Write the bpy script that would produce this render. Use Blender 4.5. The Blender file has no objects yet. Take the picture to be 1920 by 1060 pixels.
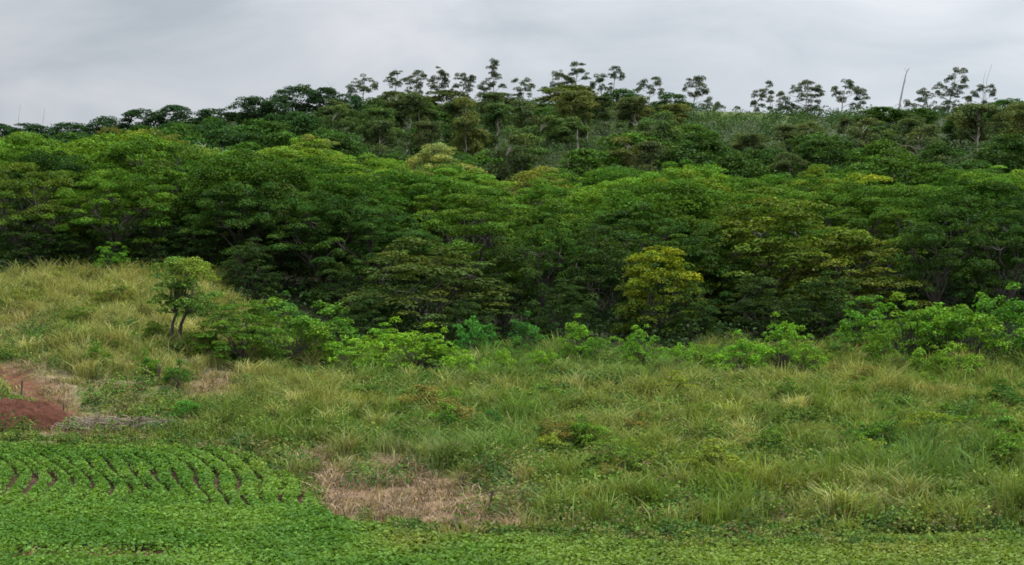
import bpy, math, random
import numpy as np
from math import radians as R

sc = bpy.context.scene
C = sc.collection
rng = np.random.default_rng(11)
random.seed(5)

# ------------------------------------------------------------------ camera
FPX = 3000.0            # focal length in pixels of a 1920 wide frame
HOR = 530.0             # frame row of the eye level
cd = bpy.data.cameras.new('camera')
cd.sensor_width = 36.0
cd.lens = 36.0 * FPX / 1920.0
cd.clip_start = 0.1
cd.clip_end = 12000
cam = bpy.data.objects.new('camera', cd)
C.objects.link(cam)
cam.location = (0, 0, 0)
cam.rotation_euler = (R(90), 0, 0)
sc.camera = cam

# ------------------------------------------------------------------ sky and light
SUN_EL, SUN_AZ = 68.0, 60.0       # degrees; azimuth clockwise from +Y (away from the camera)
w = bpy.data.worlds.new('World')
sc.world = w
w.use_nodes = True
nt = w.node_tree
nt.nodes.clear()
N = nt.nodes.new
L = nt.links.new
out = N('ShaderNodeOutputWorld')
bg = N('ShaderNodeBackground')
bg.inputs['Strength'].default_value = 0.1
sky = N('ShaderNodeTexSky')
sky.sky_type = 'NISHITA'
sky.sun_disc = False
sky.sun_elevation = R(SUN_EL)
sky.sun_rotation = R(SUN_AZ)
tc = N('ShaderNodeTexCoord')
sep = N('ShaderNodeSeparateXYZ')
L(tc.outputs['Generated'], sep.inputs[0])
# overcast: brightest overhead, darker towards the horizon
elev = N('ShaderNodeMapRange')
elev.inputs['From Min'].default_value = 0.12
elev.inputs['From Max'].default_value = 1.0
elev.inputs['To Min'].default_value = 7.1
elev.inputs['To Max'].default_value = 40.0
elev.interpolation_type = 'SMOOTHSTEP'
L(sep.outputs['Z'], elev.inputs['Value'])
mp = N('ShaderNodeMapping')
mp.inputs['Scale'].default_value = (7.0, 3.0, 17.0)
mp.inputs['Rotation'].default_value = (0, R(9), 0)
mp.inputs['Location'].default_value = (3.1, 0.4, 2.2)
L(tc.outputs['Generated'], mp.inputs['Vector'])
nz = N('ShaderNodeTexNoise')
nz.inputs['Scale'].default_value = 1.0
nz.inputs['Detail'].default_value = 5.0
nz.inputs['Roughness'].default_value = 0.52
nz.inputs['Distortion'].default_value = 0.5
L(mp.outputs[0], nz.inputs['Vector'])
cl = N('ShaderNodeMapRange')
cl.inputs['From Min'].default_value = 0.3
cl.inputs['From Max'].default_value = 0.7
cl.inputs['To Min'].default_value = 0.80
cl.inputs['To Max'].default_value = 1.13
L(nz.outputs['Fac'], cl.inputs['Value'])
side = N('ShaderNodeMapRange')      # thicker cloud on the left of the view
side.inputs['From Min'].default_value = -0.33
side.inputs['From Max'].default_value = 0.33
side.inputs['To Min'].default_value = 0.84
side.inputs['To Max'].default_value = 1.17
L(sep.outputs['X'], side.inputs['Value'])
m1 = N('ShaderNodeMath'); m1.operation = 'MULTIPLY'
m2 = N('ShaderNodeMath'); m2.operation = 'MULTIPLY'
L(elev.outputs[0], m1.inputs[0]); L(cl.outputs[0], m1.inputs[1])
L(m1.outputs[0], m2.inputs[0]); L(side.outputs[0], m2.inputs[1])
tintr = N('ShaderNodeMapRange')     # thin cloud is whiter, thick cloud bluer grey
tintr.inputs['From Min'].default_value = 0.35
tintr.inputs['From Max'].default_value = 0.65
L(nz.outputs['Fac'], tintr.inputs['Value'])
tm = N('ShaderNodeMix'); tm.data_type = 'RGBA'
tm.inputs[6].default_value = (0.90, 0.99, 1.08, 1)
tm.inputs[7].default_value = (0.965, 0.99, 1.045, 1)
L(tintr.outputs[0], tm.inputs[0])
sm = N('ShaderNodeVectorMath'); sm.operation = 'SCALE'
L(tm.outputs[2], sm.inputs[0]); L(m2.outputs[0], sm.inputs['Scale'])
mix = N('ShaderNodeMix'); mix.data_type = 'RGBA'
mix.inputs[0].default_value = 0.94
L(sky.outputs[0], mix.inputs[6]); L(sm.outputs[0], mix.inputs[7])
L(mix.outputs[2], bg.inputs['Color'])
L(bg.outputs[0], out.inputs['Surface'])

sd = bpy.data.lights.new('sun', 'SUN')
sd.energy = 3.8
sd.angle = R(14)
sd.color = (1.0, 0.95, 0.86)
sun = bpy.data.objects.new('sun', sd)
C.objects.link(sun)
sun.rotation_euler = (R(90 - SUN_EL), 0, R(180 - SUN_AZ))
sun.location = (0, 0, 80)

vs = sc.view_settings
vs.view_transform = 'Standard'
vs.look = 'None'
vs.exposure = 0.0
vs.gamma = 1.0
vs.use_curve_mapping = False
cy = sc.cycles
cy.max_bounces = 5
cy.diffuse_bounces = 2
cy.glossy_bounces = 1
cy.transmission_bounces = 3
cy.pixel_filter_type = 'BLACKMAN_HARRIS'
cy.filter_width = 1.7

# ------------------------------------------------------------------ helpers
def nrm(v):
    return v / np.maximum(np.linalg.norm(v, axis=-1, keepdims=True), 1e-9)

def hash2(ix, iy, seed):
    h = (ix.astype(np.int64) * 374761393 + iy.astype(np.int64) * 668265263 + seed * 974711) & 0x7fffffff
    h = ((h ^ (h >> 13)) * 1274126177) & 0x7fffffff
    h = h ^ (h >> 16)
    return (h & 0xffff) / 65535.0

def noise2(x, y, seed=0):
    ix = np.floor(x); iy = np.floor(y)
    fx = x - ix; fy = y - iy
    fx = fx * fx * (3 - 2 * fx); fy = fy * fy * (3 - 2 * fy)
    a = hash2(ix, iy, seed); b = hash2(ix + 1, iy, seed)
    c = hash2(ix, iy + 1, seed); d = hash2(ix + 1, iy + 1, seed)
    return (a * (1 - fx) + b * fx) * (1 - fy) + (c * (1 - fx) + d * fx) * fy

def fbm(x, y, seed=0, o=4):
    s = 0; a = 1; t = 0
    for k in range(o):
        s = s + a * noise2(x, y, seed + k * 17); t += a
        a *= 0.55; x = x * 2.03; y = y * 2.03
    return s / t

def sstep(a, b, x):
    t = np.clip((x - a) / (b - a), 0, 1)
    return t * t * (3 - 2 * t)

def lin(r, g, b):
    f = lambda c: (c / 255 / 12.92) if c <= 10 else ((c / 255 + 0.055) / 1.055) ** 2.4
    return np.array([f(r), f(g), f(b)])

def mesh(name, V, F, mat, col=None, smooth=False):
    V = np.asarray(V, dtype=np.float32); F = np.asarray(F, dtype=np.int32)
    me = bpy.data.meshes.new(name)
    m, k = F.shape
    me.vertices.add(len(V)); me.vertices.foreach_set('co', V.ravel())
    me.loops.add(m * k); me.loops.foreach_set('vertex_index', F.ravel())
    me.polygons.add(m)
    me.polygons.foreach_set('loop_start', np.arange(0, m * k, k, dtype=np.int32))
    me.update(calc_edges=True)
    if smooth:
        me.polygons.foreach_set('use_smooth', np.ones(m, dtype=bool))
    if col is not None:
        a = me.color_attributes.new('tint', 'FLOAT_COLOR', 'POINT')
        rgba = np.ones((len(V), 4), dtype=np.float32); rgba[:, :3] = col
        a.data.foreach_set('color', rgba.ravel())
    me.materials.append(mat)
    return me

def obj(name, me, parent=None):
    o = bpy.data.objects.new(name, me)
    C.objects.link(o)
    if parent is not None:
        o.parent = parent
    return o

def tag(o, label=None, cat=None, group=None, kind=None):
    if label: o['label'] = label
    if cat: o['category'] = cat
    if group: o['group'] = group
    if kind: o['kind'] = kind
    return o

def empty(name, loc, rz=0.0, scale=(1, 1, 1)):
    o = bpy.data.objects.new(name, None)
    C.objects.link(o)
    o.empty_display_size = 0.3
    o.location = loc
    o.rotation_euler = (0, 0, rz)
    o.scale = scale
    return o

class Leaves:
    """diamond leaf cards, gathered into one mesh"""
    def __init__(self):
        self.c, self.n, self.l, self.w, self.t = [], [], [], [], []
        self.axis = []
    def add(self, c, n, l, w, t, axis=None):
        self.c.append(c); self.n.append(n); self.l.append(l); self.w.append(w); self.t.append(t)
        self.axis.append(rng.normal(size=c.shape) if axis is None else axis)
    def build(self, name, mat):
        c = np.concatenate(self.c); n = nrm(np.concatenate(self.n))
        l = np.concatenate(self.l)[:, None]; w_ = np.concatenate(self.w)[:, None]
        t = np.concatenate(self.t); a = np.concatenate(self.axis)
        u = nrm(np.cross(n, a)); v = np.cross(n, u)
        # leaf blade: base, side, tip, side, with a little fold along the midrib
        fold = n * w_ * 0.18
        V = np.stack([c - u * l * .5, c + v * w_ * .5 + fold, c + u * l * .5, c - v * w_ * .5 + fold], 1).reshape(-1, 3)
        F = np.arange(len(V)).reshape(-1, 4)
        return mesh(name, V, F, mat, np.repeat(t, 4, 0))

def jit(n, lo, hi):
    return rng.uniform(lo, hi, n)

def leaf_tint(n, base, spread=0.22, yellow=0.12):
    b = rng.normal(1.0, spread, n).clip(.45, 1.7)
    y = rng.uniform(-yellow, yellow, n)
    return base * np.stack([b * (1 + y), b, b * (1 - y)], 1)

def pad(LV, ctr, rx, ry, rz, n, ll, lw, base, up=0.75, skirt=0.25, rnd=0.55, hang=0.0):
    """a clump of leaves: dome-shaped shell, filled lightly inside"""
    th = rng.uniform(0, 2 * np.pi, n)
    cz = rng.uniform(-skirt, 1.0, n)
    rr = np.sqrt(np.clip(1 - cz * cz, 0, 1))
    d = np.stack([np.cos(th) * rr, np.sin(th) * rr, cz], 1)
    s = rng.uniform(0.55, 1.0, n)[:, None] ** 0.5
    # uneven outline
    lump = 1 + 0.22 * np.sin(th * 3 + rng.uniform(0, 6)) + 0.14 * np.sin(th * 5 + rng.uniform(0, 6))
    p = d * s * np.array([rx, ry, rz]) * np.stack([lump, lump, np.ones(n)], 1)
    p += rng.normal(size=(n, 3)) * np.array([rx, ry, rz]) * 0.07
    nn = d * 0.5 + np.array([0, 0, up]) + rng.normal(size=(n, 3)) * rnd
    ax = None
    if hang > 0:
        nn = d * np.array([1, 1, .4]) + rng.normal(size=(n, 3)) * .5
        ax = np.cross(nrm(nn), np.array([0, 0, 1.0])) + rng.normal(size=(n, 3)) * .35
    LV.add(ctr + p, nn, ll * jit(n, .7, 1.35), lw * jit(n, .7, 1.35), leaf_tint(n, base), ax)

class Tubes:
    def __init__(self, sides=6):
        self.v, self.f, self.k, self.s = [], [], 0, sides
    def add(self, pts, rad):
        pts = np.asarray(pts, float); rad = np.asarray(rad, float)
        s = self.s
        d = np.gradient(pts, axis=0); d = nrm(d)
        ref = np.array([0.31, 0.95, 0.05])
        u = nrm(np.cross(d, ref)); v = np.cross(d, u)
        a = np.arange(s) * 2 * np.pi / s
        ring = pts[:, None] + rad[:, None, None] * (u[:, None] * np.cos(a)[None, :, None] + v[:, None] * np.sin(a)[None, :, None])
        self.v.append(ring.reshape(-1, 3))
        n = len(pts)
        i = np.arange(n - 1)[:, None] * s + np.arange(s)[None]
        j = np.arange(n - 1)[:, None] * s + (np.arange(s)[None] + 1) % s
        q = np.stack([i, j, j + s, i + s], -1).reshape(-1, 4) + self.k
        self.f.append(q); self.k += n * s
    def limb(self, a, b, r0, r1, sag=0.0, wob=0.06, n=7):
        a = np.asarray(a, float); b = np.asarray(b, float)
        t = np.linspace(0, 1, n)[:, None]
        ln = np.linalg.norm(b - a)
        p = a + (b - a) * t
        p[:, 2] += sag * ln * np.sin(np.pi * t[:, 0])
        p[1:-1] += rng.normal(size=(n - 2, 3)) * ln * wob * np.array([1, 1, .5])
        self.add(p, np.linspace(r0, r1, n))
    def build(self, name, mat):
        return mesh(name, np.concatenate(self.v), np.concatenate(self.f), mat, smooth=True)

# ------------------------------------------------------------------ materials
def leaf_mat(name, transl=0.3, gloss=0.01):
    m = bpy.data.materials.new(name); m.use_nodes = True
    t = m.node_tree; t.nodes.clear(); n = t.nodes.new; l = t.links.new
    o = n('ShaderNodeOutputMaterial')
    at = n('ShaderNodeVertexColor'); at.layer_name = 'tint'
    oi = n('ShaderNodeObjectInfo')
    mu = n('ShaderNodeMix'); mu.data_type = 'RGBA'; mu.blend_type = 'MULTIPLY'; mu.inputs[0].default_value = 1
    l(at.outputs['Color'], mu.inputs[6]); l(oi.outputs['Color'], mu.inputs[7])
    d = n('ShaderNodeBsdfDiffuse'); tr = n('ShaderNodeBsdfTranslucent')
    yl = n('ShaderNodeMix'); yl.data_type = 'RGBA'; yl.blend_type = 'MULTIPLY'; yl.inputs[0].default_value = 1
    yl.inputs[7].default_value = (1.25, 1.25, .55, 1)
    l(mu.outputs[2], yl.inputs[6])
    l(mu.outputs[2], d.inputs['Color']); l(yl.outputs[2], tr.inputs['Color'])
    mx = n('ShaderNodeMixShader'); mx.inputs[0].default_value = transl
    l(d.outputs[0], mx.inputs[1]); l(tr.outputs[0], mx.inputs[2])
    g = n('ShaderNodeBsdfGlossy'); g.inputs['Roughness'].default_value = .45; g.inputs['Color'].default_value = (.9, .95, 1, 1)
    mg = n('ShaderNodeMixShader'); mg.inputs[0].default_value = gloss
    l(mx.outputs[0], mg.inputs[1]); l(g.outputs[0], mg.inputs[2])
    l(mg.outputs[0], o.inputs['Surface'])
    return m

def bark_mat(name, c0, c1, scale=6):
    m = bpy.data.materials.new(name); m.use_nodes = True
    t = m.node_tree; n = t.nodes.new; l = t.links.new
    b = t.nodes['Principled BSDF']; b.inputs['Roughness'].default_value = .9
    tc = n('ShaderNodeTexCoord'); mp = n('ShaderNodeMapping'); mp.inputs['Scale'].default_value = (scale, scale, scale * .25)
    z = n('ShaderNodeTexNoise'); z.inputs['Scale'].default_value = 1; z.inputs['Detail'].default_value = 6
    r = n('ShaderNodeValToRGB')
    r.color_ramp.elements[0].position = .35; r.color_ramp.elements[1].position = .65
    r.color_ramp.elements[0].color = (*c0, 1); r.color_ramp.elements[1].color = (*c1, 1)
    l(tc.outputs['Object'], mp.inputs[0]); l(mp.outputs[0], z.inputs['Vector']); l(z.outputs['Fac'], r.inputs[0])
    l(r.outputs[0], b.inputs['Base Color'])
    bu = n('ShaderNodeBump'); bu.inputs['Strength'].default_value = .5; bu.inputs['Distance'].default_value = .05
    l(z.outputs['Fac'], bu.inputs['Height']); l(bu.outputs[0], b.inputs['Normal'])
    return m

def tint_mat(name, scale=1.5, rough=1.0, amt=.5, bump=.08):
    """vertex tint times procedural noise (ground, soil, stone)"""
    m = bpy.data.materials.new(name); m.use_nodes = True
    t = m.node_tree; n = t.nodes.new; l = t.links.new
    b = t.nodes['Principled BSDF']; b.inputs['Roughness'].default_value = rough
    b.inputs['Specular IOR Level'].default_value = .15
    at = n('ShaderNodeVertexColor'); at.layer_name = 'tint'
    ge = n('ShaderNodeNewGeometry')
    z = n('ShaderNodeTexNoise'); z.inputs['Scale'].default_value = scale; z.inputs['Detail'].default_value = 9; z.inputs['Roughness'].default_value = .65
    l(ge.outputs['Position'], z.inputs['Vector'])
    mr = n('ShaderNodeMapRange'); mr.inputs['From Min'].default_value = .3; mr.inputs['From Max'].default_value = .7
    mr.inputs['To Min'].default_value = 1 - amt; mr.inputs['To Max'].default_value = 1 + amt
    l(z.outputs['Fac'], mr.inputs['Value'])
    s = n('ShaderNodeVectorMath'); s.operation = 'SCALE'
    l(at.outputs['Color'], s.inputs[0]); l(mr.outputs[0], s.inputs['Scale'])
    l(s.outputs[0], b.inputs['Base Color'])
    bu = n('ShaderNodeBump'); bu.inputs['Strength'].default_value = .8; bu.inputs['Distance'].default_value = bump
    l(z.outputs['Fac'], bu.inputs['Height']); l(bu.outputs[0], b.inputs['Normal'])
    return m

M_LEAF = leaf_mat('tree_leaves', .28, .004)
M_GRASS = leaf_mat('grass_blades', .30, .003)
M_CROP = leaf_mat('crop_leaves', .34, .004)
M_BARK = bark_mat('dark_bark', (.020, .016, .012), (.07, .06, .048))
M_EUC = bark_mat('pale_bark', (.13, .115, .085), (.34, .31, .25), 3)
M_DEAD = bark_mat('dead_wood', (.16, .15, .14), (.36, .35, .34), 3)
M_BRUSH = bark_mat('dry_brush', (.07, .055, .04), (.22, .175, .125), 5)
M_POST = bark_mat('post_wood', (.035, .026, .02), (.10, .08, .06), 8)
M_GROUND = tint_mat('soil_and_litter', 1.7, 1, .5, .12)
M_SOIL = tint_mat('red_soil', 2.2, 1, .38, .12)
M_ROCK = tint_mat('rough_stone', 3.0, .95, .4, .1)

# ------------------------------------------------------------------ terrain
YS = [-400, 0, 30, 40, 45, 50, 60, 70, 85, 100, 110, 120, 135, 150, 165, 180, 200, 230, 260, 300, 330, 345, 365, 420, 600, 1200, 6000]
ZS = [-9, -8.4, -8.0, -7.85, -7.7, -7.5, -7.05, -6.6, -5.9, -5.0, -4.2, -3.3, -2.0, -.4, 1.3, 3, 5.6, 10, 17, 27, 33.4, 35.2, 35.6, 30, 15, 0, 0]
RX = np.array([-400, -109, -80, -58, -35, -12, 14, 33, 48, 61, 109, 400])
RZ = np.array([28, 30.4, 32.3, 35.2, 36.6, 37.6, 37.8, 37.0, 36.6, 36, 35.8, 33])
_sy = np.linspace(-400, 6000, 64001)
_sz = np.interp(_sy, YS, ZS)
_k = np.hanning(61); _k /= _k.sum()
_szs = np.convolve(np.pad(_sz, 30, mode='edge'), _k, mode='valid')

def ground(x, y, bump=True):
    x = np.asarray(x, float); y = np.asarray(y, float)
    z = np.interp(y, _sy, _szs)
    lf = sstep(-8, -25, x)
    z = z + lf * np.interp(y, [72, 90, 120, 140, 200, 260, 300], [0, 1.9, 3.0, 3.2, 3.0, 1.5, 0])
    z = z + (np.interp(x, RX, RZ) - 35.2) * sstep(200, 335, y) * (1 - sstep(400, 900, y))
    if bump:
        z = z + (fbm(x * .16, y * .16, 3) - .5) * 1.7 * sstep(72, 92, y) * (1 - sstep(400, 800, y))
        z = z + (fbm(x * .45, y * .45, 8) - .5) * .8 * sstep(51, 60, y - 12 * sstep(-5, -9, x)) * (1 - sstep(120, 160, y))
    return z

def proj(x, y, z):
    return 960 + x / y * FPX, HOR - z / y * FPX

def at(px, y):
    """ground point in the column px at the distance y"""
    x = (px - 960) / FPX * y
    return x, y, float(ground(x, y))

def blob(px, py, cx, cy, rx, ry):
    return np.exp(-(((px - cx) / rx) ** 2 + ((py - cy) / ry) ** 2))

# field edge on the ground, as the distance at which the crop stops for each X
EDGE_PX = np.array([(-60, 829), (0, 829), (150, 831), (300, 834), (430, 838), (500, 862), (560, 897), (600, 938), (625, 962), (680, 982), (760, 995), (850, 998),
                    (960, 1003), (1100, 1010), (1280, 1004), (1500, 998), (1700, 994), (1920, 990), (2000, 990)], float)
_yy = np.linspace(40, 75, 1401)
_ex, _ey = [], []
for _px, _py in EDGE_PX:
    _x = (_px - 960) / FPX * _yy
    _p = HOR - (ground(_x, _yy) + .33) / _yy * FPX      # where the tops of the plants are seen
    _i = int(np.argmin(np.abs(_p - _py)))
    _ex.append(_x[_i]); _ey.append(_yy[_i])
_o = np.argsort(_ex)
EDGE_X = np.array(_ex)[_o]; EDGE_Y = np.array(_ey)[_o]
def edge_y(x):
    return np.interp(x, EDGE_X, EDGE_Y)

def dryness(px, py):
    d = np.zeros_like(px)
    for cx, cy, rx, ry, s in [(655, 935, 62, 50, 1.0), (735, 950, 95, 44, 1.0), (840, 966, 90, 32, 1.0), (925, 986, 85, 15, 1.0), (730, 886, 62, 28, .9), (805, 920, 62, 28, 1.0),
                              (615, 890, 46, 30, .95), (580, 862, 40, 20, .85), (875, 945, 55, 26, .9), (960, 935, 50, 30, .6), (690, 985, 60, 12, .9),
                              (180, 800, 150, 16, 1.0), (60, 690, 60, 24, .55), (25, 640, 60, 40, .3),
                              (110, 730, 40, 40, .55), (400, 725, 60, 34, .5), (210, 720, 60, 18, .5), (1480, 990, 60, 14, .6), (1650, 965, 35, 16, .6), (1850, 972, 30, 12, .6)]:
        d = np.maximum(d, s * blob(px, py, cx, cy, rx, ry))
    return np.clip(d * (2.05 - 1.6 * fbm(px * .022 + py * .02, py * .055, 301)), 0, 1)

def track_mask(px, py):
    t = blob(px, py, 30, 718, 60, 13) + blob(px, py, 75, 745, 50, 16) + blob(px, py, 112, 775, 45, 18) + blob(px, py, -15, 698, 55, 15)
    return np.clip(t * 1.7 - .2, 0, 1)

def ground_tint(x, y, z):
    px, py = proj(x, np.maximum(y, 5), z)
    px = px + (fbm(x * .8, y * .8, 51) - .5) * 60
    n = fbm(x * .35, y * .35, 21)
    col = np.zeros(x.shape + (3,))
    grassy = np.array([.055, .075, .022]); olive = np.array([.095, .085, .04])
    col[:] = grassy + (olive - grassy) * n[..., None]
    dry = np.clip(dryness(px, py) * 1.25, 0, 1)[..., None]
    straw = np.array([.15, .095, .06])
    near = ((y > 45) & (y < 125))[..., None]
    col = np.where(near, col * (1 - dry) + straw * dry, col)
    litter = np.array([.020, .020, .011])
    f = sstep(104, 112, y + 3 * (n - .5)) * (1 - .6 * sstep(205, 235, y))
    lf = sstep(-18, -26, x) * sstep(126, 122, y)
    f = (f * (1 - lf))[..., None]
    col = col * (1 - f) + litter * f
    hill = np.array([.030, .040, .016]) + (np.array([.058, .080, .022]) - np.array([.030, .040, .016])) * (sstep(36, 40, x) * sstep(60, 55, x) * sstep(312, 322, y))[..., None]; h = sstep(215, 240, y)[..., None]
    col = col * (1 - h) + hill * h
    inside = (y < edge_y(x) + .3) & (y > 20)
    soil = np.array([.046, .024, .015]) * (.8 + .4 * n[..., None])  # soil colour deepened to carry the shade between crop rows
    col = np.where(inside[..., None], soil, col)
    strip = (np.clip(blob(px, py, 190, 1056, 330, 22) * 1.5, 0, 1) * inside)[..., None]
    col = col * (1 - strip) + np.array([.15, .085, .05]) * strip
    # red track that comes down the left slope and passes behind the mound
    track = track_mask(px, py)[..., None] * near
    col = col * (1 - track) + np.array([.085, .034, .020]) * track
    # pale bare margin between the field and the wild grass
    m = np.exp(-((y - edge_y(x) - .45) / .5) ** 2) * sstep(-7, -4.5, x) * sstep(3.5, .5, x)
    m = (m * (y > 40))[..., None]
    col = col * (1 - m) + np.array([.33, .22, .15]) * m
    return col

gx = np.unique(np.concatenate([np.linspace(-30, 30, 241), np.linspace(-60, 60, 161), np.linspace(-150, 150, 121),
                               np.array([-4000, -2000, -1000, -600, -400, -300, -220, 220, 300, 400, 600, 1000, 2000, 4000])]))
gy = np.unique(np.concatenate([np.array([-400, -200, -100, -50, 0, 15, 25, 32, 36]), np.linspace(38, 80, 169), np.linspace(80, 130, 126), np.linspace(130, 360, 140),
                               np.array([370, 385, 400, 430, 470, 520, 600, 800, 1200, 2000, 4000, 6000])]))
GX, GY = np.meshgrid(gx, gy)
GZ = ground(GX, GY)
nx, ny = len(gx), len(gy)
idx = np.arange(nx * ny).reshape(ny, nx)
GF = np.stack([idx[:-1, :-1], idx[:-1, 1:], idx[1:, 1:], idx[1:, :-1]], -1).reshape(-1, 4)
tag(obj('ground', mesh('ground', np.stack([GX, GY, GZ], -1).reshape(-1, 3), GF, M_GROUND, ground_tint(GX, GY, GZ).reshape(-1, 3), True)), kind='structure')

# red earth mound at the left edge of the field
def mound():
    cx, cyy, _ = at(18, 71.6)
    u = np.linspace(-1, 1, 121); X, Y = np.meshgrid(u, u)
    r = np.sqrt(X ** 2 + Y ** 2)
    wx = cx + X * 3.0; wy = cyy + Y * 2.2
    h = 1.45 * np.clip(1 - r ** 1.9, 0, 1) ** .8
    h *= 1 + .22 * (fbm(wx * 1.1, wy * 1.1, 5) - .5)
    h += ((fbm(wx * 2.2, wy * 2.2, 15) - .5) * .34 + (fbm(wx * 7, wy * 7, 16) - .5) * .24) * sstep(1, .75, r)
    z = ground(wx, wy) + h - .06
    n = fbm(wx * .9, wy * .9, 33)[..., None]
    col = np.array([.036, .013, .008]) * (1 - n) * 1.15 + np.array([.075, .030, .017]) * n * 1.1
    k = np.arange(121 * 121).reshape(121, 121)
    F = np.stack([k[:-1, :-1], k[:-1, 1:], k[1:, 1:], k[1:, :-1]], -1).reshape(-1, 4)
    tag(obj('soil_mound', mesh('soil_mound', np.stack([wx, wy, z], -1).reshape(-1, 3), F, M_SOIL, col.reshape(-1, 3), True)), kind='structure')
mound()

# ------------------------------------------------------------------ tree kinds (shared meshes, real sizes)
W1 = np.array([1.0, 1.0, 1.0])

def spreading(H=10.0, Rr=6.3, hb=4.2, n=104, leaf=.20, flat=.5, trunks=1, dens=1.25, lo=.55, hi=1.2, topcol=None):
    """broad flat-layered crown of feathery pads on a forked trunk"""
    LV, TB = Leaves(), Tubes(7)
    asym = rng.uniform(0, 6.28)
    pads = []
    for i in range(n):
        r = math.sqrt(rng.uniform(.0, 1)); th = rng.uniform(0, 6.283)
        rr = Rr * r * (1 + .18 * math.sin(2 * th + asym) + .13 * math.sin(3 * th + 2 * asym))
        top = H - (H - hb) * (.12 * r + .72 * r ** 2.6)
        z = top - (H - hb) * .8 * (rng.uniform() ** 2.2) * (1 - .5 * r)
        z += rng.normal() * .4
        pads.append((rr * math.cos(th), rr * math.sin(th), max(z, hb * .75)))
    pads = np.array(pads)
    for p in pads:
        s = rng.uniform(lo, hi)
        hue = rng.uniform(-.12, .18)
        b = rng.uniform(.66, 1.28) * np.array([1 + hue, 1, 1 - hue])
        if topcol is not None:        # young yellow leaves on the outer shoots, green below
            q = np.clip((p[2] - hb) / (H - hb) * 1.5 - .45 + rng.normal() * .28, 0, 1)
            b = b * (np.array([1, 1, 1]) * (1 - q) + np.array(topcol) * q)
        pad(LV, p, s, s * rng.uniform(.8, 1.2), s * flat * rng.uniform(.8, 1.3), int(150 * s * s * dens * (.27 / leaf) ** 2), leaf, leaf * .58, b, up=.8, skirt=.15, rnd=.40)
    forks = []
    for t in range(trunks):
        a = asym + t * 2.6
        b0 = np.array([.25 * t * math.cos(a), .25 * t * math.sin(a), -.3])
        fk = b0 + np.array([math.cos(a) * (.3 + .8 * (trunks > 1)), math.sin(a) * (.3 + .8 * (trunks > 1)), hb * rng.uniform(.45, .6) + .3])
        TB.limb(b0, fk, .026 * H, .019 * H, 0, .03)
        forks.append(fk)
    nl = 9
    for k in range(nl):
        a = asym + k * 6.283 / nl + rng.uniform(-.3, .3)
        fk = forks[k % len(forks)]
        e = np.array([math.cos(a) * Rr * rng.uniform(.35, .6), math.sin(a) * Rr * rng.uniform(.35, .6), hb + (H - hb) * rng.uniform(.25, .6)])
        TB.limb(fk, e, .012 * H, .006 * H, .08)
        d = np.linalg.norm(pads - e, axis=1)
        for j in np.argsort(d)[:7]:
            TB.limb(e, pads[j] - np.array([0, 0, .1]), .005 * H, .0015 * H, .06, .05, 5)
    return TB.build('trunk', M_BARK), LV.build('crown', M_LEAF)

def rounded(H=9.0, Rr=4.0, hb=1.5, n=80, leaf=.42, dens=1.0):
    """dense rounded crown with bulging clumps"""
    LV, TB = Leaves(), Tubes(6)
    a0 = rng.uniform(0, 6)
    for i in range(n):
        th = rng.uniform(0, 6.283); cz = rng.uniform(-.75, 1)
        rr = math.sqrt(1 - cz * cz); s0 = rng.uniform(.55, 1) ** .5
        lump = 1 + .2 * math.sin(3 * th + a0) + .15 * math.sin(2 * th + 2 * a0 + cz * 3)
        p = np.array([math.cos(th) * rr * Rr * lump, math.sin(th) * rr * Rr * lump, cz * (H - hb) / 2]) * s0
        p[2] += (H + hb) / 2
        s = rng.uniform(.75, 1.4)
        hue = rng.uniform(-.1, .14)
        b = rng.uniform(.75, 1.22) * np.array([1 + hue, 1, 1 - hue])
        pad(LV, p, s, s, s * rng.uniform(.5, .75), int(62 * s * s * dens * (.42 / leaf) ** 2), leaf, leaf * .6, b)
    TB.limb((0, 0, -.3), (.2, .1, hb + 1.5), .022 * H, .014 * H)
    for k in range(7):
        a = k * .9 + a0
        TB.limb((.2, .1, hb + 1.2), (math.cos(a) * Rr * .7, math.sin(a) * Rr * .7, hb + (H - hb) * rng.uniform(.4, .8)), .01 * H, .003 * H, .06)
    return TB.build('trunk', M_BARK), LV.build('crown', M_LEAF)

def umbrella(LV, c, wx, h, leaf=.36, base=W1, wy=None):
    """one eucalypt clump: a small umbrella of hanging leaves"""
    wy = wx * rng.uniform(.75, 1.1) if wy is None else wy
    n = int(60 * (wx * wy) * (.36 / leaf) ** 2 * 1.5 + 30 * h * wx * 2) + 10
    hue = rng.uniform(-.08, .12)
    b = base * rng.uniform(.8, 1.2) * np.array([1 + hue, 1, 1 - hue])
    pad(LV, np.asarray(c, float) - np.array([0, 0, h * .35]), wx, wy, h, n, leaf, leaf * .42, b, up=.6, skirt=.12, rnd=.6)
    nh = n // 3
    th = rng.uniform(0, 6.283, nh); r = np.sqrt(rng.uniform(.25, 1, nh))
    p = np.stack([np.cos(th) * r * wx, np.sin(th) * r * wy, rng.uniform(-.75, .2, nh) * h], 1)
    nn = rng.normal(size=(nh, 3)) * np.array([1, 1, .3])
    ax = np.cross(nrm(nn), np.array([0, 0, 1.0])) + rng.normal(size=(nh, 3)) * .2
    LV.add(np.asarray(c) + p, nn, leaf * jit(nh, .8, 1.4), leaf * .3 * jit(nh, .7, 1.2), leaf_tint(nh, b), ax)

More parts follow.
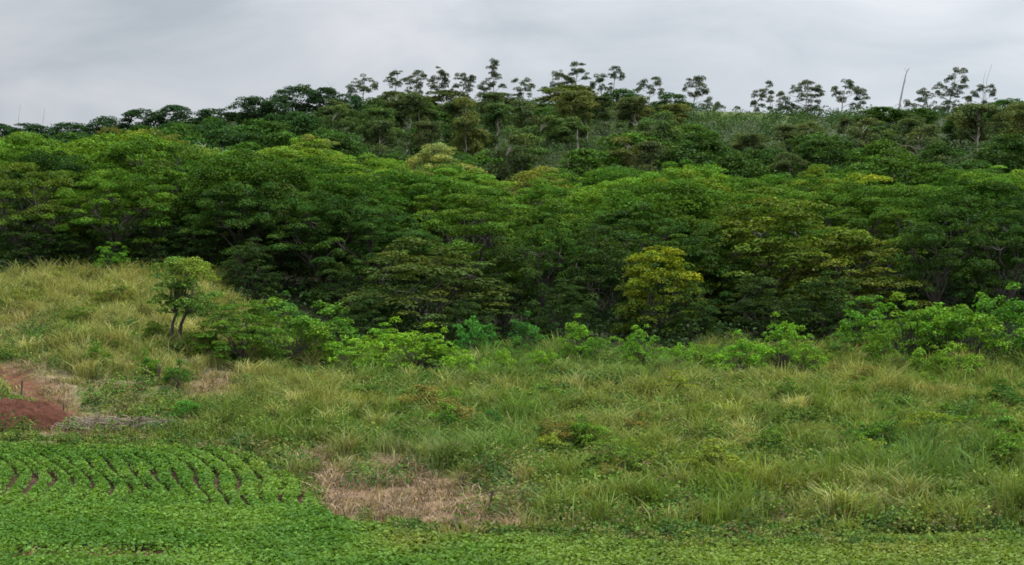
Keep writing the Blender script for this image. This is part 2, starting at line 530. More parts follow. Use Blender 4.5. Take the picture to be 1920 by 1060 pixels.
def eucalypt(H=12.0, Rr=3.1, hb=4.0, n=26, lean=.4):
    LV, TB = Leaves(), Tubes(6)
    a0 = rng.uniform(0, 6)
    topx, topy = lean * math.cos(a0) * 2, lean * math.sin(a0) * 2
    TB.limb((0, 0, -.4), (topx, topy, H * .9), .017 * H, .004 * H, 0, .012, 12)
    lob = [(rng.uniform(0, 6.283), rng.uniform(.35, .9), rng.uniform(.3, 1)) for _ in range(4)]
    for i in range(n):
        # lobes round a few leading branches rather than tiers round the stem
        la, lr, lt = lob[i % 4]
        zz = hb + (H - hb) * np.clip(lt + rng.normal() * .18, 0, 1)
        t = (zz - hb) / (H - hb)
        prof = math.sqrt(max(.08, 1 - (2 * t - .85) ** 2 / 1.4))
        rr = Rr * prof * lr
        f = zz / H
        c = np.array([topx * f + rr * math.cos(la) + rng.normal() * .75, topy * f + rr * math.sin(la) + rng.normal() * .75, zz])
        s = rng.uniform(.65, 1.5)
        umbrella(LV, c, s, s * rng.uniform(.55, .95), .4)
        if i % 2 == 0:
            z0 = max(hb * .7, zz - rng.uniform(1.2, 2.6))
            TB.limb((topx * z0 / H, topy * z0 / H, z0), c, .006 * H, .002 * H, .05, .03, 5)
    return TB.build('trunk', M_EUC), LV.build('crown', M_LEAF)

def shrub(H=2.6, Rr=1.7, n=44, leaf=.17, big=1.0, arch=0.0):
    LV, TB = Leaves(), Tubes(5)
    a0 = rng.uniform(0, 6)
    for i in range(n):
        th = rng.uniform(0, 6.283); cz = rng.uniform(-.1, 1); rr = math.sqrt(1 - cz * cz)
        s0 = rng.uniform(.4, 1) ** .5
        lump = 1 + .22 * math.sin(3 * th + a0)
        p = np.array([math.cos(th) * rr * Rr * lump, math.sin(th) * rr * Rr * lump, .25 * H + .7 * H * cz]) * np.array([s0, s0, .35 + .65 * s0])
        if i % 3 == 0: p[2] += rng.uniform(0, .35) * H; p[:2] *= 1.12     # straggling shoots
        s = rng.uniform(.26, .56) * big
        hue = rng.uniform(-.1, .14)
        b = rng.uniform(.8, 1.2) * np.array([1 + hue, 1, 1 - hue])
        pad(LV, p, s, s, s * rng.uniform(.5, .9), int(230 * s * s * (.22 / leaf) ** 2) + 6, leaf, leaf * .62, b, rnd=.6)
        TB.limb((.15 * math.cos(th), .15 * math.sin(th), -.15), p, .03, .01, .08, .05, 5)
    return TB.build('stems', M_BARK), LV.build('foliage', M_LEAF)

SPREAD = [spreading() for _ in range(3)] + [spreading(Rr=5.4, hb=3.6, n=90) for _ in range(2)] + [spreading(Rr=7.2, hb=4.6, n=125, flat=.36) for _ in range(2)]
FARSPREAD = [spreading(leaf=.26, n=100, dens=1.0) for _ in range(4)]
ROUND = [rounded() for _ in range(5)]
EUC = [eucalypt(lean=rng.uniform(.1, .6), n=int(rng.integers(32, 48)), hb=rng.uniform(1.6, 3.8)) for _ in range(8)]
ROUND2 = [rounded(H=10, Rr=4.8, hb=2.4, n=110, leaf=.21, dens=1.0) for _ in range(4)]
GOLD = spreading(H=6.5, Rr=3.5, hb=1.0, n=150, leaf=.18, flat=.5, lo=.4, hi=.8, dens=.95, topcol=(2.3, 1.85, .85))
SHRUB = [shrub() for _ in range(5)]
LUSH = [shrub(3.2, 2.0, 52, .19, .95) for _ in range(4)]
FEATHER = [spreading(H=6.5, Rr=3.9, hb=1.1, n=135, leaf=.19, flat=.42, lo=.42, hi=.85, dens=.95) for _ in range(3)]

def plant(kind_name, meshes, base, sx, sz, tint, label, cat, group=None, rz=None, names=('trunk', 'crown')):
    t = empty(kind_name, base, rng.uniform(0, 6.283) if rz is None else rz, (sx, sx, sz))
    a = obj(names[0], meshes[0], t); b = obj(names[1], meshes[1], t)
    tint = np.array(tint) * (np.array([1.28, 1.26, .75]) if cat == 'bush' else np.array([1.06, 1.0, .70]))
    b.color = (*tint, 1)
    tag(t, label, cat, group)
    return t

ORD = ['first', 'second', 'third', 'fourth', 'fifth', 'sixth', 'seventh', 'eighth', 'ninth', 'tenth', 'eleventh', 'twelfth', 'thirteenth', 'fourteenth', 'fifteenth', 'sixteenth', 'seventeenth', 'eighteenth', 'nineteenth', 'twentieth', 'twenty-first', 'twenty-second', 'twenty-third', 'twenty-fourth', 'twenty-fifth', 'twenty-sixth', 'twenty-seventh', 'twenty-eighth']

# leaf colours by name, before the forest rows shade or brighten them
GREENS = [('deep green', (.036, .094, .015)), ('mid green', (.052, .120, .018)), ('fresh green', (.070, .150, .022)),
          ('yellow green', (.082, .140, .022)), ('olive green', (.080, .108, .030)), ('dark green', (.026, .068, .016))]
G = dict(GREENS)

# ---- named forest trees: (column, distance, height, width factor, meshes, tint, label); dim ones carry forest shade in the tint
FT = [
    (1235, 110, 6.5, .95, GOLD, (.060, .100, .016), 'golden yellow-green tree standing out against the dark lower forest edge'),
    (800, 112, 6.6, 1.45, FEATHER[1], (.060, .098, .030), 'wide low olive tree with fine feathery leaves at the dark forest edge'),
    (1450, 121, 9.2, 1.25, FEATHER[2], (.078, .125, .022), 'broad olive tree with feathery layers, right behind the golden tree'),
    (1590, 118, 6.6, 1.2, FEATHER[0], (.078, .115, .024), 'low olive spreading tree, its branches reaching right above the lime shrubs'),
    (220, 128, 8.3, .95, SPREAD[0], (.066, .150, .020), 'fresh green dome-shaped tree at the back of the left grass slope'),
    (40, 131, 9.4, .9, SPREAD[1], (.070, .125, .022), 'layered green tree at the left frame edge above the grass slope'),
    (1020, 118, 8.2, .7, SPREAD[3], (.040, .095, .018), 'dark tree with a single brighter spray between olive and golden trees'),
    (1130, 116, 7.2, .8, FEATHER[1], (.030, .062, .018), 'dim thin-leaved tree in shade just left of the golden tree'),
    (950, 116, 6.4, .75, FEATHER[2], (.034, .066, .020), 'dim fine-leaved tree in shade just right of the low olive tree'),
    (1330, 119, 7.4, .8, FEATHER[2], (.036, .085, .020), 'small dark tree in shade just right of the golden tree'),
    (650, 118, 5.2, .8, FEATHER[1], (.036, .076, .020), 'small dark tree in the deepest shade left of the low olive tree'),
    (520, 128, 8.4, .8, FEATHER[0], (.036, .066, .026), 'greyish thin-leaved tree behind the lone two-stemmed tree'),
    (1760, 121, 8.6, .85, SPREAD[4], (.036, .082, .018), 'dark green open tree with visible limbs above the lime shrubs'),
    (600, 124, 8.6, 1.0, SPREAD[0], (.032, .080, .018), 'dark high-crowned tree above the black gap left of the low olive tree'),
    (460, 124, 8.0, .9, SPREAD[2], (.036, .085, .020), 'dark dense tree behind the grass slope, right of the lone tree'),
    (710, 122, 8.4, .9, SPREAD[5], (.034, .085, .018), 'dark layered tree rising behind the left side of the low olive tree'),
    (1180, 122, 8.6, .9, SPREAD[6], (.036, .088, .018), 'deep green layered tree rising behind the golden tree'),
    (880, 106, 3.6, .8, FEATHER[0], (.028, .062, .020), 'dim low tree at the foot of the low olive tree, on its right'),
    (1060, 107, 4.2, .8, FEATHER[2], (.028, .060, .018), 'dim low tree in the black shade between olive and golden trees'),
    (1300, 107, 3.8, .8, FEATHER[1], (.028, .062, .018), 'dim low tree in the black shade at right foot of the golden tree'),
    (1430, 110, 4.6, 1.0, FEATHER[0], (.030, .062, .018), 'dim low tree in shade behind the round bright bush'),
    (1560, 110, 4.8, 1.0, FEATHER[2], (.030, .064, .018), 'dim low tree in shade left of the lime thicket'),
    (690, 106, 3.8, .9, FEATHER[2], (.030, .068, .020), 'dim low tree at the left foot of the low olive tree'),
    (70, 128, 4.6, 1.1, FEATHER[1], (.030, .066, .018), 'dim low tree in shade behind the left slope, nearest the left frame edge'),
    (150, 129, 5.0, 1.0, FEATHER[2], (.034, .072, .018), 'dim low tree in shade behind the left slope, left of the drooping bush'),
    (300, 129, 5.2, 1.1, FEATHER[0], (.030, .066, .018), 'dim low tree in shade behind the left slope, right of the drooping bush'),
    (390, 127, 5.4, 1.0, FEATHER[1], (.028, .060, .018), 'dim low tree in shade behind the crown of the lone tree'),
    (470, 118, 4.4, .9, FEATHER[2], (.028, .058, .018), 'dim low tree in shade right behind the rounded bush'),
    (1890, 121, 9.0, .8, SPREAD[3], (.034, .078, .018), 'dark green tree at the right frame edge above the lime shrubs'),
]
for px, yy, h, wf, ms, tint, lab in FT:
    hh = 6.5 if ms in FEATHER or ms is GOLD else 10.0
    plant('forest_tree', ms, at(px, yy), h / hh * wf, h / hh, np.array(tint) * (1.0 if ms is GOLD else .84), lab, 'tree', 'trees of the dense forest')  # shade of the lower forest edge put into the leaf tint, golden tree excepted

# ---- the rest of the forest, row behind row up the slope
ROWS = [(131, 9.2, 8.5), (142, 10.0, 8.8), (153, 10.5, 9), (166, 10.6, 9), (179, 10.4, 9.2), (193, 10.0, 9.4), (208, 9.2, 9.6)]
ROWN = ['lowest', 'second', 'third', 'fourth', 'fifth', 'sixth', 'topmost']
for ri, (yy, h0, sp) in enumerate(ROWS):
    half = .33 * yy + 2
    xs = np.arange(-half + rng.uniform(0, sp), half, sp)
    for k, x in enumerate(xs):
        x = float(x + rng.uniform(-1.6, 1.6)); y = float(yy + rng.uniform(-3.5, 3.5))
        px = 960 + x / y * FPX
        if ri == 0 and px < 330: continue
        h = h0 * rng.uniform(.8, 1.18)
        f = fbm(np.array([x * .05 + 3]), np.array([y * .07]), 77)[0]
        nm = 'mid green'
        q = rng.uniform() * .6 + f * .7
        if ri <= 1: nm = 'dark green' if q < .38 else 'deep green' if q < .62 else 'mid green' if q < .85 else 'fresh green'
        elif ri <= 3: nm = 'deep green' if q < .45 else 'mid green' if q < .72 else 'fresh green' if q < .9 else 'yellow green'
        else: nm = 'deep green' if q < .40 else 'mid green' if q < .58 else 'fresh green' if q < .74 else 'yellow green' if q < .95 else 'olive green'
        if ri >= 4 and px < 760: nm = ['yellow green', 'fresh green', 'olive green', 'yellow green'][int(rng.integers(4))]
        if ri >= 4 and px > 1100 and rng.uniform() < .5: nm = 'deep green'
        tint = np.array(G[nm]) * rng.uniform(.88, 1.12) * (.64, .82, 1.04, 1.16, 1.22, 1.22, 1.2)[ri]  # row factor paints shade into the lower rows, lit tops into the upper
        env = np.interp(px, [-40, 0, 150, 280, 400, 500, 600, 700, 900, 1100, 1200, 1300, 1420, 1600, 1700, 1920], [262, 266, 288, 262, 290, 268, 276, 300, 312, 322, 312, 304, 340, 336, 336, 306])
        h = min(h, (HOR - env - rng.uniform(-14, 24)) / FPX * y - float(ground(x, y)))
        ms = SPREAD[int(rng.integers(7))] if ri < 4 else FARSPREAD[int(rng.integers(4))]
        qk = rng.uniform(); shape = 'spreading'
        if qk < .28: ms = ROUND2[int(rng.integers(4))]; shape = 'rounded'
        elif qk < .42 and ri < 4: ms = FEATHER[int(rng.integers(3))]; h *= 10 / 6.5; shape = 'feathery'
        wx = h / 10 * rng.uniform(.95, 1.2) * (.82 if shape == 'feathery' else 1.15 if shape == 'rounded' else 1)
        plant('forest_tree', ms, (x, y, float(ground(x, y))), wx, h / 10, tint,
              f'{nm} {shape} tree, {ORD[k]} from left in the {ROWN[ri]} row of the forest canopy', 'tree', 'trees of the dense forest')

# ---- eye-catching crowns in the upper canopy
for px, yy, top, wf, ms, tint, lab in [
    (825, 200, 276, .75, FARSPREAD[0], (.16, .20, .085), 'pale blossom-dusted crown at the top of the bright canopy, left of centre'),
    (585, 205, 262, .85, FARSPREAD[1], (.13, .18, .06), 'pale green crown at the top of the bright canopy under the dark ridge trees'),
    (1310, 172, 348, .8, FARSPREAD[2], (.15, .20, .026), 'bright lime crown in mid canopy above the golden tree'),
    (1610, 172, 334, 1.1, FARSPREAD[3], (.13, .185, .022), 'wide bright lime crown in the right part of the upper canopy'),
    (1230, 176, 342, .5, FARSPREAD[1], (.13, .185, .024), 'narrow lime crown next to the bright lime crown'),
    (260, 205, 250, .85, FARSPREAD[2], (.12, .16, .026), 'yellowish crown peaking highest in the left upper canopy'),
    (210, 222, 243, .45, FARSPREAD[0], (.10, .115, .035), 'small rounded olive crown against the dark ridge trees at left'),
    (640, 158, 308, 1.2, SPREAD[5], (.060, .140, .018), 'very wide fresh green crown dominating the centre-left canopy'),
]:
    x, y, z = at(px, yy)
    h = (HOR - top) / FPX * yy - z
    plant('forest_tree', ms, (x, y, z), h / 10 * wf * 1.1, h / 10, tint, lab, 'tree', 'trees of the dense forest')

# leafless grey-brown tree in the left canopy
def twiggy(H=9):
    TB = Tubes(5)
    TB.limb((0, 0, -.3), (.2, 0, H * .35), .16, .12)
    for k in range(11):
        a = k * .6; e = np.array([math.cos(a) * 2.2, math.sin(a) * 2.2, H * rng.uniform(.55, .75)])
        TB.limb((.2, 0, H * .33), e, .09, .05, .06)
        for j in range(7):
            e2 = e + np.array([rng.normal() * 1.3, rng.normal() * 1.3, rng.uniform(.6, H * .3)])
            TB.limb(e, e2, .045, .02, .04, .05, 5)
            for q in range(3):
                TB.limb(e2, e2 + np.array([rng.normal() * .6, rng.normal() * .6, rng.uniform(.2, .9)]), .022, .01, 0, .05, 4)
    return TB.build('trunk', M_DEAD)
TW = twiggy()
for px, yy, top, lab in [(330, 200, 272, 'leafless grey-brown tree among the yellowish crowns of the left canopy'),
                         (390, 198, 280, 'second bare twiggy tree, on the right of the leafless one in the left canopy')]:
    x, y, z = at(px, yy)
    h = (HOR - top) / FPX * yy - z
    t = empty('bare_tree', (x, y, z), rng.uniform(0, 6), (h / 9,) * 3)
    obj('trunk', TW, t)
    LV = Leaves()
    for q in range(16):
        p = np.array([rng.normal() * 2, rng.normal() * 2, rng.uniform(4.5, 8.6)])
        pad(LV, p, .7, .7, .35, 26, .3, .16, np.array([.16, .135, .07]))
    obj('crown', LV.build('crown', M_LEAF), t)
    tag(t, lab, 'tree', 'trees of the dense forest')

# ------------------------------------------------------------------ the hill behind: eucalypts and dark ridge trees
EC = [('grey olive', (.050, .080, .042)), ('olive', (.058, .086, .034)), ('dull green', (.044, .090, .036)), ('dark olive', (.040, .070, .034))]
HROWS = [(223, 9.5, 7.6), (237, 11, 7.6), (251, 12, 7.8), (266, 12, 7.8), (281, 12, 8.0), (296, 11.0, 8.2), (311, 10, 8.6)]
HN = ['lowest', 'second', 'third', 'fourth', 'fifth', 'sixth', 'topmost']
for ri, (yy, h0, sp) in enumerate(HROWS):
    half = .33 * yy + 2
    xs = np.arange(-half + rng.uniform(0, sp), half, sp)
    for k, x in enumerate(xs):
        x = float(x + rng.uniform(-2.4, 2.4)); y = float(yy + rng.uniform(-5, 5))
        px = 960 + x / y * FPX
        h = h0 * rng.uniform(.8, 1.15)
        env = np.interp(px, [0, 250, 450, 600, 700, 800, 900, 1000, 1070, 1150, 1250, 1310, 1345, 1450, 1550, 1700, 1790, 1850, 1920], [243, 220, 203, 188, 180, 174, 174, 184, 166, 180, 190, 210, 236, 236, 214, 212, 196, 204, 196])
        h = min(h, (HOR - env - abs(rng.normal()) * 15) / FPX * y - float(ground(x, y)))
        if h < 3.6: continue
        base = (x, y, float(ground(x, y)))
        if px < 620 + 60 * rng.normal() or rng.uniform() < (.55, .4, .25, .2, .2, .2, .2)[ri]:
            dark = px < 620
            nm = ('dark green' if rng.uniform() < .6 else 'deep green') if dark else ['deep green', 'dark green', 'dark green'][int(rng.integers(3))]
            tint = np.array(G[nm]) * rng.uniform(.85, 1.1) * (np.array([.95, .92, 1.45]) if dark else np.array([1.25, 1.1, 1.4]))
            h = min(h, h * .82)
            plant('hill_tree', ROUND[int(rng.integers(5))], base, h / 9 * rng.uniform(1, 1.25), h / 9, tint,
                  f'{nm} rounded tree, {ORD[k]} from left in the {HN[ri]} row on the hill', 'tree', 'trees on the hill')
        else:
            nm, c = EC[int(rng.integers(4))]
            tint = np.array(c) * rng.uniform(.9, 1.15) * np.array([1.38, 1.24, 1.25])
            plant('eucalyptus_tree', EUC[int(rng.integers(8))], base, (.35 + .65 * h / 12) * rng.uniform(.9, 1.3), h / 12, tint,
                  f'{nm} slender eucalyptus, {ORD[k]} from left in the {HN[ri]} row on the hill', 'tree', 'trees on the hill')

# dark ridge trees on the left skyline: (column, top row, width px)
RIDGE = [(-10, 232, 90), (55, 231, 80), (130, 229, 80), (195, 219, 70), (262, 203, 80), (330, 198, 80), (402, 203, 70), (478, 180, 76), (520, 178, 60), (562, 158, 76), (612, 165, 70), (655, 176, 60)]
for k, (px, top, wd) in enumerate(RIDGE):
    yy = 312 + rng.uniform(-6, 6)
    x, y, z = at(px, yy)
    h = max(3.0, (HOR - top) / FPX * yy - z)
    tint = np.array([.024, .056, .030]) * rng.uniform(.85, 1.2)
    plant('ridge_tree', ROUND[k % 5], (x, y, z), wd / FPX * yy / 8.6, h / 9 * .97, tint, f'dark dense tree on the left skyline, {ORD[k]} from the left edge', 'tree', 'dark trees on the left ridge')

# skyline eucalypts drawn clump by clump: (label, [(col,row) trunk base .. top], clumps (col,row,w,h))
SKY = [
 ('wide umbrella-shaped eucalyptus, leftmost on the skyline beside the dark ridge trees', [(682, 215), (681, 175), (684, 150)], [(683, 148, 57, 15), (659, 165, 17, 12), (677, 166, 26, 9), (690, 168, 18, 10), (664, 178, 16, 8)]),
 ('flat-capped eucalyptus, second from left on the skyline', [(737, 215), (742, 165), (746, 137)], [(746, 135, 30, 7), (731, 148, 19, 8), (744, 157, 32, 9), (758, 147, 14, 6)]),
 ('small double-capped eucalyptus right beside the flat-capped one', [(778, 215), (781, 160), (784, 138)], [(784, 134, 23, 8), (777, 147, 32, 10), (777, 158, 40, 14), (795, 143, 10, 6)]),
 ('eucalyptus with a slanting pale double trunk and stacked caps', [(808, 222), (818, 170), (822, 140)], [(820, 132, 30, 9), (834, 140, 13, 7), (816, 145, 26, 9), (834, 149, 18, 8), (809, 153, 22, 8), (831, 156, 18, 8), (820, 166, 30, 10)]),
 ('broad eucalyptus with two joined caps left of the tallest tree', [(868, 215), (868, 170), (872, 148)], [(865, 140, 24, 10), (884, 144, 20, 10), (871, 151, 28, 10), (856, 160, 22, 7), (880, 163, 24, 9)]),
 ('tallest thin eucalyptus on the skyline with small stacked tufts', [(916, 215), (926, 170), (926, 118)], [(926, 115, 18, 9), (922, 124, 15, 5), (928, 134, 24, 16), (914, 151, 38, 11), (943, 160, 14, 5), (909, 166, 32, 12)]),
 ('ragged low eucalyptus in the skyline dip right of the tallest one', [(980, 215), (981, 180), (985, 155)], [(967, 151, 11, 4), (986, 147, 20, 10), (992, 158, 19, 6), (985, 168, 26, 11), (971, 165, 15, 12)]),
 ('spreading eucalyptus with tilted crown left of the round-capped one', [(1062, 205), (1056, 165), (1052, 142)], [(1050, 135, 36, 13), (1040, 152, 13, 8), (1067, 143, 22, 11), (1022, 166, 16, 8), (1055, 156, 20, 6)]),
 ('round-capped eucalyptus highest on the skyline knoll', [(1076, 205), (1079, 160), (1084, 128)], [(1083, 122, 32, 14), (1079, 134, 9, 4), (1089, 134, 7, 3), (1100, 140, 18, 8), (1073, 148, 16, 6)]),
 ('low flat eucalyptus between the round-capped and the mushroom-shaped one', [(1130, 205), (1127, 172), (1124, 150)], [(1124, 145, 32, 8), (1121, 153, 28, 9), (1131, 163, 18, 6), (1110, 160, 14, 6)]),
 ('mushroom-shaped eucalyptus with bare stem on the right of the knoll', [(1148, 205), (1151, 165), (1153, 134)], [(1155, 130, 27, 11), (1150, 141, 15, 5), (1166, 141, 9, 9), (1146, 159, 9, 8)]),
 ('small eucalyptus with five round tufts, alone right of the knoll', [(1214, 212), (1218, 180), (1221, 160)], [(1197, 160, 10, 10), (1210, 152, 15, 9), (1231, 147, 18, 7), (1222, 162, 20, 13), (1239, 169, 9, 8), (1230, 157, 10, 5)]),
 ('pointed eucalyptus with gaps in its crown, left of the bare ridge gap', [(1298, 215), (1302, 185), (1309, 150)], [(1311, 143, 27, 16), (1292, 149, 13, 11), (1285, 165, 10, 5), (1311, 160, 23, 10), (1325, 170, 18, 9), (1297, 173, 17, 7), (1308, 176, 13, 7), (1327, 185, 14, 6)]),
 ('low flat-topped small tree beside the pointed eucalyptus at the ridge gap', [(1338, 213), (1339, 203), (1340, 196)], [(1331, 192, 46, 10), (1348, 194, 20, 9)]),
 ('tiny flat-topped sapling alone in the bare ridge gap', [(1382, 212), (1382, 205), (1382, 200)], [(1382, 199, 12, 3)]),
 ('slim eucalyptus with bead-like tufts, right of the bare ridge gap', [(1410, 216), (1420, 190), (1438, 165)], [(1440, 158, 13, 10), (1431, 169, 10, 7), (1418, 172, 11, 8), (1428, 181, 14, 9), (1415, 190, 12, 8), (1426, 197, 17, 10)]),
 ('thin sparse eucalyptus stem beside the bead-tufted one', [(1443, 217), (1444, 200), (1446, 176)], [(1447, 181, 9, 8), (1443, 203, 11, 4), (1446, 173, 6, 4)]),
 ('large many-layered eucalyptus with a broad sloping top, right half of the skyline', [(1512, 235), (1511, 195), (1516, 160)], [(1514, 155, 40, 14), (1492, 163, 24, 9), (1531, 163, 18, 9), (1541, 172, 15, 6), (1466, 171, 11, 5), (1471, 183, 26, 12), (1503, 180, 28, 11), (1527, 179, 22, 10), (1467, 198, 30, 9), (1492, 197, 26, 9), (1534, 190, 22, 16), (1518, 198, 24, 11)]),
 ('wide open-crowned eucalyptus left of the dead trunk on the skyline', [(1577, 225), (1580, 190), (1586, 160)], [(1588, 155, 32, 13), (1564, 165, 11, 6), (1571, 173, 20, 6), (1600, 166, 26, 11), (1615, 171, 19, 9), (1626, 184, 15, 8), (1609, 184, 20, 7), (1580, 182, 18, 8), (1605, 196, 36, 8)]),
 ('big stepped eucalyptus with a high head, right of the dead trunk', [(1772, 260), (1778, 200), (1793, 140)], [(1795, 132, 38, 9), (1812, 142, 13, 9), (1780, 144, 15, 8), (1788, 158, 18, 11), (1805, 157, 18, 12), (1763, 158, 30, 8), (1727, 167, 13, 9), (1741, 174, 22, 9), (1760, 171, 18, 9), (1777, 172, 20, 9), (1796, 174, 26, 9), (1705, 190, 22, 9), (1726, 187, 26, 11), (1752, 196, 50, 14), (1785, 193, 46, 14)]),
 ('small airy eucalyptus below the thin bare sticks at far right', [(1843, 220), (1844, 195), (1846, 168)], [(1837, 164, 20, 7), (1858, 162, 17, 8), (1864, 172, 11, 13), (1824, 175, 15, 6), (1816, 184, 17, 9), (1848, 193, 22, 6), (1871, 194, 17, 5)]),
]
for lab, tr, clumps in SKY:
    yy = 333.0 + rng.uniform(-4, 6)
    k = yy / FPX
    bx, by, bz = at(tr[0][0], yy)
    t = empty('skyline_eucalyptus', (bx, by, bz))
    loc = lambda c, r, dy=0.0: np.array([(c - 960) * k - bx, dy, (HOR - r) * k - bz])
    LV, TB = Leaves(), Tubes(6)
    P = [np.array([0, 0, -.4])] + [loc(c, r) for c, r in tr]
    tt = np.linspace(0, len(P) - 1, 12)
    pl = np.stack([np.interp(tt, range(len(P)), [p[q] for p in P]) for q in range(3)], 1)
    r0 = .10 + .012 * len(clumps)
    TB.add(pl, np.linspace(r0, .05, 12))
    for c, r, wd, hh in clumps:
        dy = rng.normal() * 1.1
        cc = loc(c, r + hh * .25, dy)
        wx, h = wd * k / 2, hh * k * .85
        m = 4 + int(round(wx * h * 5.6))
        for q in range(m):                     # every cap is a bunch of tufts
            ux, uz = rng.uniform(-1, 1), rng.uniform(-.8, .7)
            ux *= math.sqrt(max(.1, 1 - max(0, uz) ** 2))
            off = np.array([ux * wx * .82, rng.normal() * wx * .35, uz * h - abs(ux) ** 2 * h * .5])
            sz = rng.uniform(.36, .70)
            umbrella(LV, cc + off, sz, sz * rng.uniform(.6, 1.0), .25)
        j = int(np.argmin(np.abs(pl[:, 2] - (cc[2] - .7 - .25 * abs(cc[0] - pl[6, 0])))))
        TB.limb(pl[j], cc - np.array([0, 0, h * .3]), .05, .02, .05, .03, 5)
    obj('trunk', TB.build('trunk', M_EUC), t)
    cr = obj('crown', LV.build('crown', M_LEAF), t)
    cr.color = (.064, .084, .044, 1)
    tag(t, lab, 'tree', 'eucalyptus trees on the skyline')

# rounded green crown of the knoll and shrubs on the ridge line
for px, top, wd, tint, lab in [(1070, 163, 120, (.062, .088, .026), 'olive dome-shaped tree on the knoll under the round-capped eucalyptus'),
                               (1165, 168, 80, (.030, .074, .024), 'dark green bushy tree under the mushroom-shaped eucalyptus'),
                               (1260, 176, 70, (.032, .076, .024), 'dark bushy tree on the ridge between small and pointed eucalyptus'),
                               (1650, 203, 90, (.034, .084, .022), 'dark green bushy tree on the ridge left of the dead trunk'),
                               (1720, 205, 70, (.034, .080, .022), 'dark green bushy tree on the ridge right of the dead trunk'),
                               (1890, 186, 80, (.032, .082, .024), 'dark green bushy tree on the skyline at the right edge'),
                               (840, 172, 90, (.045, .066, .028), 'olive bushy tree on the skyline beneath the double-trunk eucalyptus'),
                               (740, 172, 80, (.045, .066, .028), 'olive bushy tree on the skyline beneath the flat-capped eucalyptus'),
                               (930, 176, 80, (.045, .066, .028), 'olive bushy tree on the skyline beneath the tallest eucalyptus')]:
    yy = 310 + rng.uniform(-4, 4)
    x, y, z = at(px, yy)
    h = max(2.4, (HOR - top) / FPX * yy - z)
    plant('ridge_tree', ROUND[int(rng.integers(5))], (x, y, z), wd / FPX * yy / 8.6, h / 9, tint, lab, 'tree')

# bare dead trunks on the skyline
def dead(lab, pts, r0, r1, yy=336, forks=()):
    k = yy / FPX
    bx, by, bz = at(pts[0][0], yy)
    TB = Tubes(6)
    P = [np.array([0, 0, -.4])] + [np.array([(c - 960) * k - bx, 0, (HOR - r) * k - bz]) for c, r in pts]
    TB.add(np.array(P), np.linspace(r0, r1, len(P)))
    for a, b in forks:
        p = np.array([(a[0] - 960) * k - bx, 0, (HOR - a[1]) * k - bz]); q = np.array([(b[0] - 960) * k - bx, .5, (HOR - b[1]) * k - bz])
        TB.limb(p, q, r1 * 1.2, r1 * .5, 0, .04, 5)
    o = obj('dead_trunk', TB.build('dead_trunk', M_DEAD)); o.location = (bx, by, bz)
    tag(o, lab, 'dead tree', 'bare dead trunks on the skyline')
dead('tall pale dead trunk with a forked tip on the right skyline', [(1685, 212), (1688, 190), (1694, 160), (1699, 138), (1705, 127)], .30, .05, forks=[((1700, 136), (1697, 126)), ((1694, 160), (1702, 148))])
dead('thin bare stick leaning right above the airy eucalyptus at far right', [(1846, 215), (1850, 150), (1860, 121)], .06, .03)
dead('shorter bare stick just left of the leaning one at far right', [(1841, 215), (1844, 150), (1848, 134)], .05, .025)
dead('thin bare pole, leftmost above the left ridge trees', [(33, 250), (35, 222), (38, 197)], .06, .03, 350)
dead('thin bare pole, second from left above the left ridge trees', [(79, 250), (81, 225), (84, 203)], .06, .03, 350)
dead('spindly bare stem poking above the last dark ridge tree', [(620, 200), (621, 165), (613, 152)], .05, .025, 346, forks=[((621, 165), (621, 151)), ((621, 165), (629, 153))])

# ------------------------------------------------------------------ lone tree and bushes in front of the forest
def lone_tree():
    x, y, z = at(326, 92)
    z = (HOR - 660) / FPX * 92 if False else z
    k = 92 / FPX
    t = empty('lone_tree', (x, y, z))
    LV, TB = Leaves(), Tubes(8)
    L0 = lambda c, r, dy=0: np.array([(c - 326) * k, dy, (660 - r) * k])
    TB.add([L0(322, 668), L0(320, 645), L0(324, 615), L0(332, 590)], [.13, .11, .09, .07])
    TB.add([L0(331, 668), L0(336, 640), L0(340, 615), L0(352, 590)], [.13, .11, .10, .07])
    for i in range(100):
        c = rng.normal(345, 30); r = rng.uniform(492, 600)
        lim = 62 * math.sqrt(max(.06, 1 - ((r - 548) / 62.0) ** 2))
        c = 347 + np.clip((c - 345), -lim, lim)
        p = L0(c, r + abs(c - 347) * .1, rng.normal() * .9)
        s = rng.uniform(.28, .5)
        b = rng.uniform(.8, 1.2) * (np.array([.13, .185, .026]) if r < 535 and c > 330 else np.array([.075, .145, .024]))
        pad(LV, p, s, s, s * .6, int(330 * s * s) + 10, .16, .095, b)
        f = L0(328 if c < 340 else 350, 595)
        if i % 2: TB.limb(f, p, .035, .01, .06, .06, 6)
    obj('trunk', TB.build('trunk', M_BARK), t)
    obj('crown', LV.build('crown', M_LEAF), t)
    tag(t, 'lone small tree with two dark stems standing in the left grass slope', 'tree')
lone_tree()

